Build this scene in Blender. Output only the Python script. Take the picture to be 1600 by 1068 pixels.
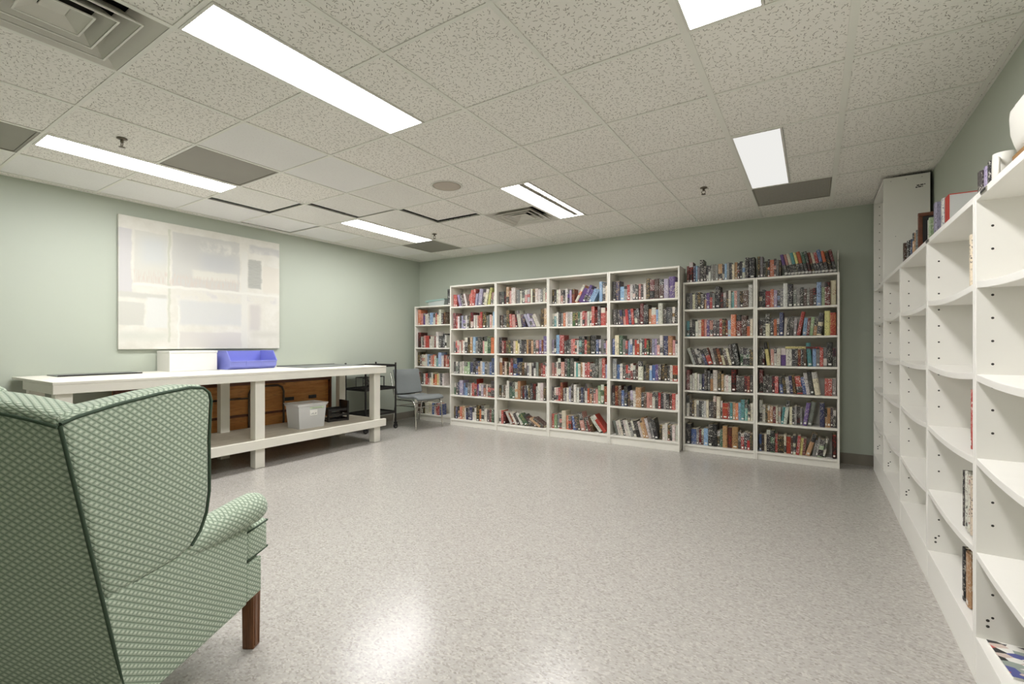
import bpy, math, random
from mathutils import Vector, Matrix
random.seed(7)
for o in list(bpy.data.objects):
    bpy.data.objects.remove(o, do_unlink=True)
scene = bpy.context.scene
COL = scene.collection
PI = math.pi

# ------------------------------------------------------------------ camera, world, exposure
F_PX, HORIZON, EYE = 733.7, 538.0, 1.165
YAW = math.atan2(471.0, F_PX)
cam_d = bpy.data.cameras.new('camera')
cam_d.sensor_width = 36.0
cam_d.lens = F_PX / 1600.0 * 36.0
cam_d.shift_y = (HORIZON - 534.0) / 1600.0
cam_d.clip_start = 0.02
cam = bpy.data.objects.new('camera', cam_d)
cam.location = (0, 0, EYE)
cam.rotation_euler = (PI / 2, 0, YAW)
COL.objects.link(cam)
scene.camera = cam
world = bpy.data.worlds.new('world')
scene.world = world
world.use_nodes = True
world.node_tree.nodes['Background'].inputs[0].default_value = (0.02, 0.02, 0.02, 1)
vs = scene.view_settings
vs.view_transform = 'Standard'
vs.look = 'None'
vs.gamma = 1.0
vs.use_curve_mapping = False
vs.exposure = 1.78
LAMP = 11.0                       # radiance of a lit lens
LAMP_COL = (1.0, 0.985, 1.0)

# room
XL, XR, YB, YF, ZC = -5.42, 0.78, 5.645, -1.3, 2.51
TP = 0.608                        # ceiling module
def gx(i): return 0.141 + TP * i
def gy(j): return 0.296 + TP * j

def in_view(p, m=40):
    c, s = math.cos(YAW), math.sin(YAW)
    f = -s * p[0] + c * p[1]
    if f < 0.05: return False
    u = 800 + F_PX * (c * p[0] + s * p[1]) / f
    v = HORIZON - F_PX * (p[2] - EYE) / f
    return -m < u < 1600 + m and -m < v < 1068 + m
def fwd(p): return -math.sin(YAW) * p[0] + math.cos(YAW) * p[1]

# ------------------------------------------------------------------ helpers
def lin(c):
    return tuple(((x / 255.0) / 12.92 if x / 255.0 <= 0.04045 else ((x / 255.0 + 0.055) / 1.055) ** 2.4) for x in c)

class NT:
    def __init__(self, name):
        self.m = bpy.data.materials.new(name); self.m.use_nodes = True
        self.t = self.m.node_tree; self.n = self.t.nodes; self.l = self.t.links
        self.b = self.n['Principled BSDF']
    def new(self, t, **kw):
        n = self.n.new(t)
        for k, v in kw.items(): setattr(n, k, v)
        return n
    def put(self, sock, v):
        if isinstance(v, bpy.types.NodeSocket): self.l.new(v, sock)
        else: sock.default_value = v
    def math(self, op, a, b=None, c=None, clamp=False):
        n = self.new('ShaderNodeMath', operation=op, use_clamp=clamp)
        self.put(n.inputs[0], a)
        if b is not None: self.put(n.inputs[1], b)
        if c is not None: self.put(n.inputs[2], c)
        return n.outputs[0]
    def vmath(self, op, a, b=None):
        n = self.new('ShaderNodeVectorMath', operation=op)
        self.put(n.inputs[0], a)
        if b is not None: self.put(n.inputs[1], b)
        return n.outputs[0]
    def mix(self, f, a, b):
        n = self.new('ShaderNodeMix', data_type='RGBA')
        self.put(n.inputs[0], f)
        self.put(n.inputs[6], a if isinstance(a, bpy.types.NodeSocket) else (*a[:3], 1))
        self.put(n.inputs[7], b if isinstance(b, bpy.types.NodeSocket) else (*b[:3], 1))
        return n.outputs[2]
    def ss(self, x, lo, hi):
        n = self.new('ShaderNodeMapRange', interpolation_type='SMOOTHSTEP')
        self.put(n.inputs[0], x); n.inputs[1].default_value = lo; n.inputs[2].default_value = hi
        return n.outputs[0]
    def noise(self, vec, scale, detail=2.0, rough=0.5, dist=0.0):
        n = self.new('ShaderNodeTexNoise')
        if vec is not None: self.l.new(vec, n.inputs['Vector'])
        n.inputs['Scale'].default_value = scale; n.inputs['Detail'].default_value = detail
        n.inputs['Roughness'].default_value = rough; n.inputs['Distortion'].default_value = dist
        return n.outputs[0]
    def pos(self): return self.new('ShaderNodeNewGeometry').outputs['Position']
    def obj(self): return self.new('ShaderNodeTexCoord').outputs['Object']
    def uv(self): return self.new('ShaderNodeTexCoord').outputs['UV']
    def sep(self, v):
        n = self.new('ShaderNodeSeparateXYZ'); self.l.new(v, n.inputs[0]); return n.outputs
    def bump(self, h, strength, dist=0.002):
        n = self.new('ShaderNodeBump'); n.inputs['Strength'].default_value = strength
        n.inputs['Distance'].default_value = dist
        self.l.new(h, n.inputs['Height']); self.l.new(n.outputs[0], self.b.inputs['Normal'])
    def scaled(self, v, s):
        return self.vmath('MULTIPLY', v, s)

def simple(name, rgb, rough=0.5, metal=0.0, var=0.06, nscale=6.0, bump=0.0, bscale=80.0, spec=None):
    k = NT(name); c = lin(rgb)
    p = k.pos()
    f = k.noise(p, nscale, 3.0)
    k.l.new(k.mix(f, tuple(x * (1 - var) for x in c), tuple(min(1, x * (1 + var)) for x in c)), k.b.inputs['Base Color'])
    k.b.inputs['Roughness'].default_value = rough
    k.b.inputs['Metallic'].default_value = metal
    if spec is not None: k.b.inputs['Specular IOR Level'].default_value = spec
    if bump: k.bump(k.noise(p, bscale, 2.0), bump)
    return k.m

# ------------------------------------------------------------------ mesh builder
class MB:
    def __init__(self):
        self.v = []; self.f = []; self.mi = []; self.sm = []
    def add(self, verts, faces, mi=0, smooth=False, M=None):
        n = len(self.v)
        for p in verts:
            p = Vector(p)
            self.v.append(tuple(M @ p) if M is not None else tuple(p))
        for f in faces:
            self.f.append(tuple(n + i for i in f)); self.mi.append(mi); self.sm.append(smooth)
        return self
    def box(self, x0, x1, y0, y1, z0, z1, mi=0, M=None):
        return self.add([(x0,y0,z0),(x1,y0,z0),(x1,y1,z0),(x0,y1,z0),(x0,y0,z1),(x1,y0,z1),(x1,y1,z1),(x0,y1,z1)],
            [(3,2,1,0),(4,5,6,7),(0,1,5,4),(1,2,6,5),(2,3,7,6),(3,0,4,7)], mi, False, M)
    def taper(self, cx, cy, z0, z1, w0, w1, d0=None, d1=None, mi=0):
        d0 = w0 if d0 is None else d0; d1 = w1 if d1 is None else d1
        v = [(cx+sx*w/2, cy+sy*d/2, z) for z, w, d in ((z0,w0,d0),(z1,w1,d1)) for sx, sy in ((-1,-1),(1,-1),(1,1),(-1,1))]
        return self.add(v, [(3,2,1,0),(4,5,6,7),(0,1,5,4),(1,2,6,5),(2,3,7,6),(3,0,4,7)], mi)
    def prism(self, pts, a0, a1, axis='x', mi=0, off=None):
        """outline pts (p,q) extruded along axis; off(p,q,side)->shift along axis"""
        n = len(pts); v = []
        for s, a in ((0, a0), (1, a1)):
            for p, q in pts:
                aa = a + (off(p, q) if off else 0)
                v.append((aa,p,q) if axis == 'x' else (p,aa,q) if axis == 'y' else (p,q,aa))
        f = [tuple(range(n))[::-1], tuple(range(n, 2*n))]
        for i in range(n):
            j = (i+1) % n; f.append((i, j, n+j, n+i))
        return self.add(v, f, mi)
    def tube(self, path, r, seg=8, mi=0, closed=False):
        P = [Vector(p) for p in path]; n = len(P); base = len(self.v); rings = []
        up = Vector((0,0,1)); prev = None
        for i, p in enumerate(P):
            a = P[i-1] if (i > 0 or closed) else P[i]; b = P[(i+1) % n] if (i < n-1 or closed) else P[i]
            t = (b-a).normalized()
            if prev is None:
                u = t.orthogonal().normalized()
            else:
                u = (prev - t*prev.dot(t)); u = u.normalized() if u.length > 1e-6 else t.orthogonal().normalized()
            prev = u; w = t.cross(u)
            rr = r[i] if isinstance(r, (list, tuple)) else r
            rings.append([tuple(p + (u*math.cos(2*PI*k/seg) + w*math.sin(2*PI*k/seg))*rr) for k in range(seg)])
        v = [q for ring in rings for q in ring]; f = []
        for i in range(n if closed else n-1):
            j = (i+1) % n
            for k in range(seg):
                k2 = (k+1) % seg
                f.append((i*seg+k, i*seg+k2, j*seg+k2, j*seg+k))
        self.add(v, f, mi, True)
        if not closed:
            self.add(rings[0], [tuple(range(seg))[::-1]], mi); self.add(rings[-1], [tuple(range(seg))], mi)
        return self
    def lathe(self, prof, seg=20, mi=0, c=(0,0,0), smooth=True):
        v = []; n = len(prof)
        for r, z in prof:
            for k in range(seg):
                v.append((c[0]+r*math.cos(2*PI*k/seg), c[1]+r*math.sin(2*PI*k/seg), c[2]+z))
        f = []
        for i in range(n-1):
            for k in range(seg):
                k2 = (k+1) % seg; f.append((i*seg+k, i*seg+k2, (i+1)*seg+k2, (i+1)*seg+k))
        f.append(tuple(range(seg))[::-1]); f.append(tuple((n-1)*seg+k for k in range(seg)))
        return self.add(v, f, mi, smooth)
    def mesh(self, name, mats, uv=False):
        me = bpy.data.meshes.new(name); me.from_pydata(self.v, [], self.f)
        for m in (mats if isinstance(mats, (list, tuple)) else [mats]): me.materials.append(m)
        me.polygons.foreach_set('material_index', self.mi); me.polygons.foreach_set('use_smooth', self.sm)
        if uv:
            L = me.uv_layers.new(name='UVMap')
            for p in me.polygons:
                n = p.normal; ax = max(range(3), key=lambda i: abs(n[i]))
                for li in p.loop_indices:
                    c = me.vertices[me.loops[li].vertex_index].co
                    L.data[li].uv = (c.y, c.z) if ax == 0 else (c.x, c.z) if ax == 1 else (c.x, c.y)
        me.update(); return me
    def build(self, name, mats, parent=None, loc=(0,0,0), rz=0, bevel=0, bseg=2, uv=False, smooth=False, sub=0):
        o = bpy.data.objects.new(name, self.mesh(name, mats, uv)); COL.objects.link(o)
        o.location = loc; o.rotation_euler = (0,0,rz)
        if parent: o.parent = parent
        if bevel:
            b = o.modifiers.new('bevel', 'BEVEL'); b.width = bevel; b.segments = bseg; b.limit_method = 'ANGLE'; b.angle_limit = 0.7
            if smooth:
                for p in o.data.polygons: p.use_smooth = True
                b.harden_normals = False
        if sub:
            s = o.modifiers.new('sub', 'SUBSURF'); s.levels = sub; s.render_levels = sub
        return o

def tag(o, label, cat, group=None, kind=None):
    o['label'] = label; o['category'] = cat
    if group: o['group'] = group
    if kind: o['kind'] = kind
    return o
def thing(name, label, cat, loc=(0,0,0), rz=0, group=None):
    o = bpy.data.objects.new(name, None); COL.objects.link(o); o.empty_display_size = 0.1
    o.location = loc; o.rotation_euler = (0,0,rz)
    return tag(o, label, cat, group)
def struct(name, mb, mat, label, parent=None, **kw):
    o = mb.build(name, mat, parent, **kw); o['kind'] = 'structure'; o['label'] = label
    return o
def place(me, name, parent=None, loc=(0,0,0), rot=(0,0,0)):
    o = bpy.data.objects.new(name, me); COL.objects.link(o); o.location = loc; o.rotation_euler = rot
    if parent: o.parent = parent
    return o

# ------------------------------------------------------------------ materials
def mat_floor():
    k = NT('vinyl_floor'); p = k.pos()
    v = k.new('ShaderNodeTexVoronoi', feature='F1'); k.l.new(k.scaled(p, (95, 150, 1)), v.inputs['Vector']); v.inputs['Scale'].default_value = 1.0
    r = k.sep(v.outputs['Color'])
    base = k.mix(k.noise(p, 0.9, 3.0), lin((171, 167, 160)), lin((178, 174, 167)))
    col = k.mix(k.math('MULTIPLY', k.ss(r[0], 0.55, 0.95), 0.38), base, lin((206, 202, 192)))
    col = k.mix(k.math('MULTIPLY', k.ss(r[1], 0.62, 0.98), 0.42), col, lin((128, 122, 112)))
    n2 = k.noise(p, 60, 2.0)
    col = k.mix(k.math('MULTIPLY', k.ss(n2, 0.62, 0.72), 0.32), col, lin((112, 106, 98)))
    # 12-inch tile seams, barely visible
    s = k.sep(p)
    def seam(x, o):
        f = k.math('FRACT', k.math('MULTIPLY', k.math('ADD', x, o), 1/0.3048))
        return k.math('SUBTRACT', 1.0, k.ss(k.math('ABSOLUTE', k.math('SUBTRACT', f, 0.5)), 0.0, 0.004))
    sm = k.math('MAXIMUM', seam(s[0], 50.1), seam(s[1], 50.2))
    col = k.mix(k.math('MULTIPLY', sm, 0.13), col, lin((110, 104, 96)))
    k.l.new(col, k.b.inputs['Base Color'])
    k.l.new(k.math('ADD', 0.2, k.math('MULTIPLY', k.noise(p, 1.5, 2.0), 0.06)), k.b.inputs['Roughness'])
    h = k.math('SUBTRACT', k.math('MULTIPLY', k.noise(p, 5.0, 2.0), 0.5), k.math('MULTIPLY', sm, 0.1))
    k.b.inputs['Specular IOR Level'].default_value = 0.42
    k.bump(h, 0.03, 0.004)
    return k.m

def mat_tile(name, fiss=1.0, base=(248, 245, 237), dark=(138, 130, 116)):
    k = NT(name); p = k.pos(); s = k.sep(p)
    total = None
    for sc, off, ln, wd in ((34.0, (0.3, 0.7, 0), 0.36, 0.075), (43.0, (5.3, 2.1, 0), 0.30, 0.08)):
        q = k.vmath('ADD', k.scaled(p, (sc, sc, 0)), off)
        v = k.new('ShaderNodeTexVoronoi', voronoi_dimensions='2D', feature='F1'); k.l.new(q, v.inputs['Vector']); v.inputs['Scale'].default_value = 1.0
        d = k.vmath('SUBTRACT', q, v.outputs['Position'])
        r = k.sep(v.outputs['Color'])
        rot = k.new('ShaderNodeVectorRotate', rotation_type='Z_AXIS'); k.l.new(d, rot.inputs['Vector']); k.l.new(k.math('MULTIPLY', r[0], 6.283), rot.inputs['Angle'])
        e = k.sep(rot.outputs[0])
        y = k.math('ADD', e[1], k.math('MULTIPLY', k.math('MULTIPLY', e[0], e[0]), 0.9))
        L = k.math('MULTIPLY', k.math('ADD', 0.35, k.math('MULTIPLY', r[1], 0.65)), ln)
        a = k.math('LESS_THAN', k.math('ABSOLUTE', e[0]), L)
        b = k.math('SUBTRACT', 1.0, k.ss(k.math('ABSOLUTE', y), wd*0.45, wd))
        mk = k.math('MULTIPLY', a, b)
        mk = k.math('MULTIPLY', mk, k.math('GREATER_THAN', r[2], 0.18))
        total = mk if total is None else k.math('MAXIMUM', total, mk)
    pin = k.ss(k.noise(p, 190.0, 1.0), 0.66, 0.72)
    c0 = k.mix(k.noise(p, 2.0, 2.0), lin(base), lin(tuple(x - 8 for x in base)))
    c1 = k.mix(k.math('MULTIPLY', pin, 0.2 * fiss), c0, lin(dark))
    col = k.mix(k.math('MULTIPLY', total, 0.8 * fiss), c1, lin(dark))
    k.l.new(col, k.b.inputs['Base Color']); k.b.inputs['Roughness'].default_value = 0.95
    k.b.inputs['Specular IOR Level'].default_value = 0.1
    k.bump(k.math('SUBTRACT', 1.0, total), 0.35 * fiss, 0.003)
    return k.m

def mat_fabric(name, c_lo, c_mid, c_hi):
    k = NT(name); u = k.sep(k.uv())
    a = k.math('MULTIPLY', u[0], 1/0.0255); b = k.math('MULTIPLY', u[1], 1/0.0175)
    def tri(x):
        f = k.math('FRACT', k.math('ADD', x, 100.0)); return k.math('ABSOLUTE', k.math('SUBTRACT', f, 0.5))   # 0.5 at integer
    p = tri(k.math('ADD', a, b)); q = tri(k.math('SUBTRACT', a, b))
    line = k.math('MAXIMUM', k.ss(p, 0.26, 0.5), k.math('MULTIPLY', k.ss(q, 0.24, 0.5), 0.7))
    puff = k.math('MULTIPLY', k.math('SUBTRACT', 0.5, p), k.math('SUBTRACT', 0.5, q))
    hi = k.ss(puff, 0.05, 0.22)
    thread = k.noise(k.vmath('MULTIPLY', k.uv(), (1, 1, 1)), 420, 2.0)
    col = k.mix(hi, lin(c_mid), lin(c_hi))
    col = k.mix(k.math('MULTIPLY', line, 0.75), col, lin(c_lo))
    col = k.mix(k.math('MULTIPLY', k.ss(thread, 0.5, 0.7), 0.25), col, lin(c_lo))
    k.l.new(col, k.b.inputs['Base Color']); k.b.inputs['Roughness'].default_value = 0.85
    k.b.inputs['Specular IOR Level'].default_value = 0.2
    k.b.inputs['Sheen Weight'].default_value = 0.15
    k.bump(k.math('SUBTRACT', hi, line), 0.5, 0.002)
    return k.m

def mat_wood(name, a, b, dark, scale=1.0, axis=1, rough=0.45, knots=0.6):
    k = NT(name); p = k.obj()
    st = [9.0, 9.0, 9.0]; st[axis] = 0.8
    q = k.scaled(p, tuple(x * scale for x in st))
    n = k.noise(q, 3.0, 5.0, 0.6, 0.8)
    g = k.noise(q, 14.0, 3.0)
    col = k.mix(k.ss(n, 0.35, 0.65), lin(a), lin(b))
    col = k.mix(k.math('MULTIPLY', k.ss(g, 0.5, 0.75), 0.45), col, lin(dark))
    kn = k.noise(p, 4.5, 2.0)
    col = k.mix(k.math('MULTIPLY', k.ss(kn, 0.66, 0.74), knots), col, lin(dark))
    k.l.new(col, k.b.inputs['Base Color']); k.b.inputs['Roughness'].default_value = rough
    k.bump(g, 0.15)
    return k.m

def mat_emit(name, col, s, tex=0.0):
    k = NT(name)
    e = k.new('ShaderNodeEmission'); e.inputs[0].default_value = (*col, 1); e.inputs[1].default_value = s
    k.l.new(e.outputs[0], k.n['Material Output'].inputs[0])
    return k.m

def mat_book():
    k = NT('book_print')
    ca = k.new('ShaderNodeAttribute', attribute_name='Col'); ia = k.new('ShaderNodeAttribute', attribute_name='Ink')
    u = k.uv()
    n1 = k.noise(k.scaled(u, (150, 90, 1)), 1.0, 2.0, 0.6)
    n2 = k.noise(k.scaled(u, (30, 22, 1)), 1.0, 1.0)
    f = k.math('MULTIPLY', k.ss(n1, 0.515, 0.575), k.math('ADD', 0.25, k.math('MULTIPLY', k.ss(n2, 0.42, 0.54), 0.75)))
    f = k.math('MULTIPLY', f, ia.outputs['Alpha'])
    k.l.new(k.mix(f, ca.outputs['Color'], ia.outputs['Color']), k.b.inputs['Base Color'])
    k.b.inputs['Roughness'].default_value = 0.45
    return k.m

def mat_clear(name, tint, alpha=0.5, rough=0.25):
    k = NT(name); k.b.inputs['Base Color'].default_value = (*lin(tint), 1)
    k.b.inputs['Roughness'].default_value = rough; k.b.inputs['Alpha'].default_value = alpha
    k.b.inputs['IOR'].default_value = 1.35
    return k.m

M = {}
M['wall'] = simple('sage_wall_paint', (182, 189, 174), 0.55, var=0.03, nscale=1.2, bump=0.04, bscale=220)
M['floor'] = mat_floor()
M['tile'] = mat_tile('fissured_ceiling_tile')
M['tile2'] = mat_tile('fine_ceiling_tile', 0.35, (241, 239, 232))
M['tile3'] = mat_tile('smooth_ceiling_tile', 0.10, (243, 242, 238))
M['tee'] = simple('ceiling_grid_enamel', (236, 235, 225), 0.5, var=0.03)
M['deck'] = simple('dark_plenum', (30, 26, 22), 0.9)
M['base'] = simple('vinyl_baseboard', (128, 122, 110), 0.45, var=0.05)
M['white'] = simple('white_melamine', (236, 234, 226), 0.35, var=0.015)
M['white2'] = simple('cream_laminate', (232, 229, 218), 0.38, var=0.02)
M['paintwood'] = simple('white_painted_wood', (230, 227, 214), 0.5, var=0.05, nscale=9, bump=0.15, bscale=60)
M['ply'] = mat_wood('worn_plywood', (186, 178, 160), (204, 197, 180), (150, 138, 118), 1.0, 1, 0.6, 0.3)
M['pine'] = mat_wood('stained_pine', (204, 136, 70), (220, 158, 92), (112, 62, 28), 1.0, 1, 0.5, 0.9)
M['darkwood'] = mat_wood('dark_stained_wood', (92, 50, 28), (110, 62, 34), (44, 22, 12), 1.0, 1, 0.45, 0.4)
M['legwood'] = mat_wood('walnut_leg', (104, 66, 40), (128, 84, 54), (56, 32, 18), 1.5, 2, 0.35, 0.2)
M['fabric'] = mat_fabric('sage_scalloped_fabric', (106, 124, 104), (174, 188, 166), (210, 218, 200))
M['piping'] = simple('dark_green_piping', (58, 76, 58), 0.8, var=0.1, nscale=200)
M['lens'] = mat_emit('lit_prismatic_lens', LAMP_COL, LAMP)
M['lens_dim'] = mat_emit('dim_prismatic_lens', (1.0, 0.99, 0.95), 0.25)
M['enamel'] = simple('white_enamel', (226, 224, 214), 0.4, var=0.02)
M['metal_grey'] = simple('galvanised_grey', (150, 146, 134), 0.5, metal=0.2, var=0.1, nscale=3)
M['diff'] = simple('diffuser_paint', (214, 211, 200), 0.4, var=0.05)
M['black'] = simple('black_powder_coat', (26, 24, 23), 0.45)
M['blackpl'] = simple('black_plastic', (30, 27, 25), 0.4)
M['chrome'] = simple('chrome_tube', (214, 212, 206), 0.18, metal=1.0, var=0.02)
M['steel'] = simple('brown_grey_tube', (92, 80, 68), 0.4, metal=0.6)
M['greyfab'] = simple('grey_upholstery', (122, 127, 126), 0.9, var=0.12, nscale=160, bump=0.3, bscale=400)
M['blue'] = simple('periwinkle_plastic', (132, 138, 214), 0.35, var=0.04)
M['mat'] = simple('dark_grey_board', (112, 116, 112), 0.5, var=0.08)
M['clear'] = mat_clear('cloudy_clear_plastic', (240, 241, 238), 0.45)
M['paper'] = simple('white_paper', (238, 237, 230), 0.7)
M['papergreen'] = simple('pale_green_tape', (196, 214, 178), 0.7)
M['hole'] = simple('peg_hole_dark', (58, 56, 52), 0.8)
M['brass'] = simple('sprinkler_metal', (120, 112, 98), 0.35, metal=0.8)
M['book'] = mat_book()
M['pages'] = simple('page_edges', (222, 214, 192), 0.8, var=0.06, nscale=120)
M['teal'] = simple('pale_teal_plastic', (150, 178, 170), 0.35)
M['castor'] = simple('black_rubber', (22, 22, 22), 0.5)

# ------------------------------------------------------------------ room shell
struct('floor', MB().box(XL-0.1, XR+0.1, YF-0.1, YB+0.1, -0.1, 0), M['floor'], 'speckled light grey vinyl tile floor')
struct('wall_left', MB().box(XL-0.1, XL, YF-0.1, YB+0.1, 0, ZC+0.45), M['wall'], 'pale sage green wall behind the painting')
struct('wall_back', MB().box(XL, XR+0.1, YB, YB+0.1, 0, ZC+0.45), M['wall'], 'sage green wall behind the filled bookcases')
struct('wall_right', MB().box(XR, XR+0.1, YF-0.1, YB, 0, ZC+0.45), M['wall'], 'sage green wall behind the empty white shelving')
struct('wall_front', MB().box(XL, XR, YF-0.1, YF, 0, ZC+0.45), M['wall'], 'sage green wall behind the camera')
struct('baseboard_back', MB().box(XL, XR, YB-0.008, YB, 0, 0.105), M['base'], 'grey-brown vinyl baseboard along back wall')
struct('baseboard_left', MB().box(XL, XL+0.008, YF, YB-0.008, 0, 0.105), M['base'], 'grey-brown vinyl baseboard along left wall')

# ceiling: deck above, tees, tiles
ceil = struct('ceiling', MB().box(XL, XR, YF, YB, ZC+0.36, ZC+0.42), M['deck'], 'suspended ceiling of fissured two-foot tiles in a metal grid')
I0, I1, J0, J1 = -10, 2, -4, 9
def clampx(x): return min(max(x, XL), XR)
def clampy(y): return min(max(y, YF), YB)
TW = 0.012
for i in range(-9, 2):
    w = 0.016 if i in (-1, 0) else TW
    MB().box(gx(i)-w, gx(i)+w, YF, YB, ZC, ZC+0.004).build('grid_runner', M['tee'], ceil)
for j in range(-3, 9):
    MB().box(XL, XR, gy(j)-TW*0.8, gy(j)+TW*0.8, ZC+0.0006, ZC+0.0042).build('cross_tee', M['tee'], ceil)
MB().box(XL, XL+0.02, YF, YB, ZC+0.001, ZC+0.004).build('wall_angle', M['tee'], ceil)
MB().box(XR-0.011, XR, YF, YB, ZC+0.001, ZC+0.004).build('wall_angle', M['tee'], ceil)
MB().box(XL, XR, YB-0.02, YB, ZC+0.0012, ZC+0.0044).build('wall_angle', M['tee'], ceil)

LIGHTS = []     # (i0,i1,j0,j1,kind,label)
LIGHTS += [(-4, -3.5, 1, 3, 'on', 'long bright ceiling light nearest the camera, above the empty floor'),
           (-7.5, -7, 1, 3, 'on', 'bright ceiling light above the workbench and painting'),
           (-7.5, -7, 5, 7, 'on', 'farthest bright ceiling light, near the back left corner'),
           (-4, -3.5, 5, 7, 'ajar', 'bright ceiling light with lens ajar beside the square air vent'),
           (-1, -0.5, 1, 3, 'on', 'bright ceiling light cut off by the top edge of the photo'),
           (-1, -0.5, 5, 7, 'dim', 'dim unlit-looking ceiling light in front of the perforated grey panel')]
HID = []
used = {}
def mark(i0, i1, j0, j1):
    for j in range(int(j0), int(j1)): used.setdefault((math.floor(i0), j), []).append((i0, i1))
for L in LIGHTS: mark(*L[:4])
for L in HID: mark(*L)
FULL = {(-7, 2): 'grey', (-8, 7): 'grey', (-8, 0): 'grey', (-1, 7): 'perf', (-5, 6): 'diff', (-5, 0): 'diff'}
SMOOTH = {(-6, 2): 'tile3', (-6, 3): 'tile3', (-6, 4): 'tile2', (-9, 2): 'tile3', (-9, 1): 'tile3', (-9, 3): 'tile3', (-9, 4): 'tile3', (-9, 5): 'tile3', (-9, 6): 'tile2', (-9, 7): 'tile3', (-9, 8): 'tile2', (-10, 0): 'tile3',(-9, 0): 'tile2', (-7, 8): 'tile3', (-6, 8): 'tile2', (-7, 4): 'tile2', (-8, 4): 'tile2', (-8, 3): 'tile2', (-7,5):'tile2'}
GAPS = {(-8, 3): (0.045, 0, 0, 0.02), (-7, 4): (0.04, 0, 0, 0), (-6, 5): (0.04, 0, 0, 0.05), (-9, 4): (0, 0, 0, 0)}
tile_mesh = {}
hidden = MB()
for i in range(I0, I1):
    for j in range(J0, J1):
        x0, x1, y0, y1 = gx(i), gx(i+1), gy(j), gy(j+1)
        if (i, j) in FULL: continue
        if (i, j) in used:
            a, b = used[(i, j)][0]
            if a > i: x1 = gx(a)
            else: x0 = gx(b)
        x0, x1, y0, y1 = clampx(x0), clampx(x1), clampy(y0), clampy(y1)
        if x1-x0 < 0.03 or y1-y0 < 0.03: continue
        g = GAPS.get((i, j))
        vis = any(in_view((x, y, ZC), 0) for x in (x0, x1, (x0+x1)/2) for y in (y0, y1, (y0+y1)/2))
        if not vis:
            hidden.box(x0+0.002, x1-0.002, y0+0.002, y1-0.002, ZC+0.005, ZC+0.02); continue
        if g: x0 += g[0] + 0.012; y1 -= g[3] + 0.012
        w, d = x1-x0-0.004, y1-y0-0.004
        mk = SMOOTH.get((i, j), 'tile'); key = (round(w, 3), round(d, 3), mk)
        if key not in tile_mesh:
            tile_mesh[key] = MB().box(-w/2, w/2, -d/2, d/2, 0, 0.015).mesh('ceiling_tile', M[mk])
        place(tile_mesh[key], 'ceiling_tile', ceil, ((x0+x1)/2, (y0+y1)/2, ZC+0.005 + (0.006 if g else 0)))
h = hidden.build('ceiling_tile_field', M['tile'], ceil); h['kind'] = 'stuff'
# dark slots left where three tiles have slipped: narrow the tee there is not needed, the plenum shows

def troffer(i0, i1, j0, j1, kind, label):
    x0, x1, y0, y1 = gx(i0), gx(i1), gy(j0), gy(j1)
    if i0 == math.floor(i0): x0 += 0.012
    else: x1 -= 0.012
    y0 += 0.01; y1 -= 0.01
    t = thing('ceiling_light', label, 'ceiling light', ((x0+x1)/2, (y0+y1)/2, ZC), 0, 'recessed fluorescent ceiling lights')
    hx, hy = (x1-x0)/2, (y1-y0)/2; b = 0.012
    MB().box(-hx, hx, -hy, hy, 0.085, 0.09).box(-hx, -hx+0.004, -hy, hy, 0.004, 0.085).box(hx-0.004, hx, -hy, hy, 0.004, 0.085) \
        .box(-hx+0.004, hx-0.004, -hy, -hy+0.004, 0.004, 0.085).box(-hx+0.004, hx-0.004, hy-0.004, hy, 0.004, 0.085).build('housing', M['enamel'], t)
    fr = MB().box(-hx, -hx+b, -hy, hy, -0.002, 0.004).box(hx-b, hx, -hy, hy, -0.002, 0.004).box(-hx+b, hx-b, -hy, -hy+b, -0.002, 0.004).box(-hx+b, hx-b, hy-b, hy, -0.002, 0.004)
    fr.build('door_frame', M['enamel'], t)
    lm = M['lens_dim'] if kind == 'dim' else M['lens']
    if kind == 'ajar':
        MB().box(-hx+b, hx-0.095, -hy+b, hy-0.05, 0.0, 0.003).build('lens', lm, t)
        MB().box(hx-0.099, hx-0.047, -hy+b, hy-0.1, -0.006, -0.0005).build('loose_frame_bar', M['metal_grey'], t)
        MB().box(hx-0.046, hx-b, -hy+b, hy-0.06, 0.006, 0.012).build('exposed_tube', lm, t)
        MB().box(-hx+b, hx-b, hy-0.045, hy-b, 0.0, 0.004).build('end_plate', M['enamel'], t)
        k = MB()
        for q in range(10): k.box(-hx+0.03+q*0.022, -hx+0.04+q*0.022, hy-0.038, hy-0.024, -0.001, 0.0005)
        e = k.build('end_plate_slots', M['hole'], t); e['kind'] = 'stuff'
    else:
        MB().box(-hx+b, hx-b, -hy+b, hy-b, 0.0, 0.003).build('lens', lm, t)
    return t
for L in LIGHTS: troffer(*L)
for q, L in enumerate(HID):
    troffer(*L, 'on', ['bright ceiling light behind the camera, middle row', 'bright ceiling light behind the camera, left row', 'bright ceiling light behind the camera, right row'][q])

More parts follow.
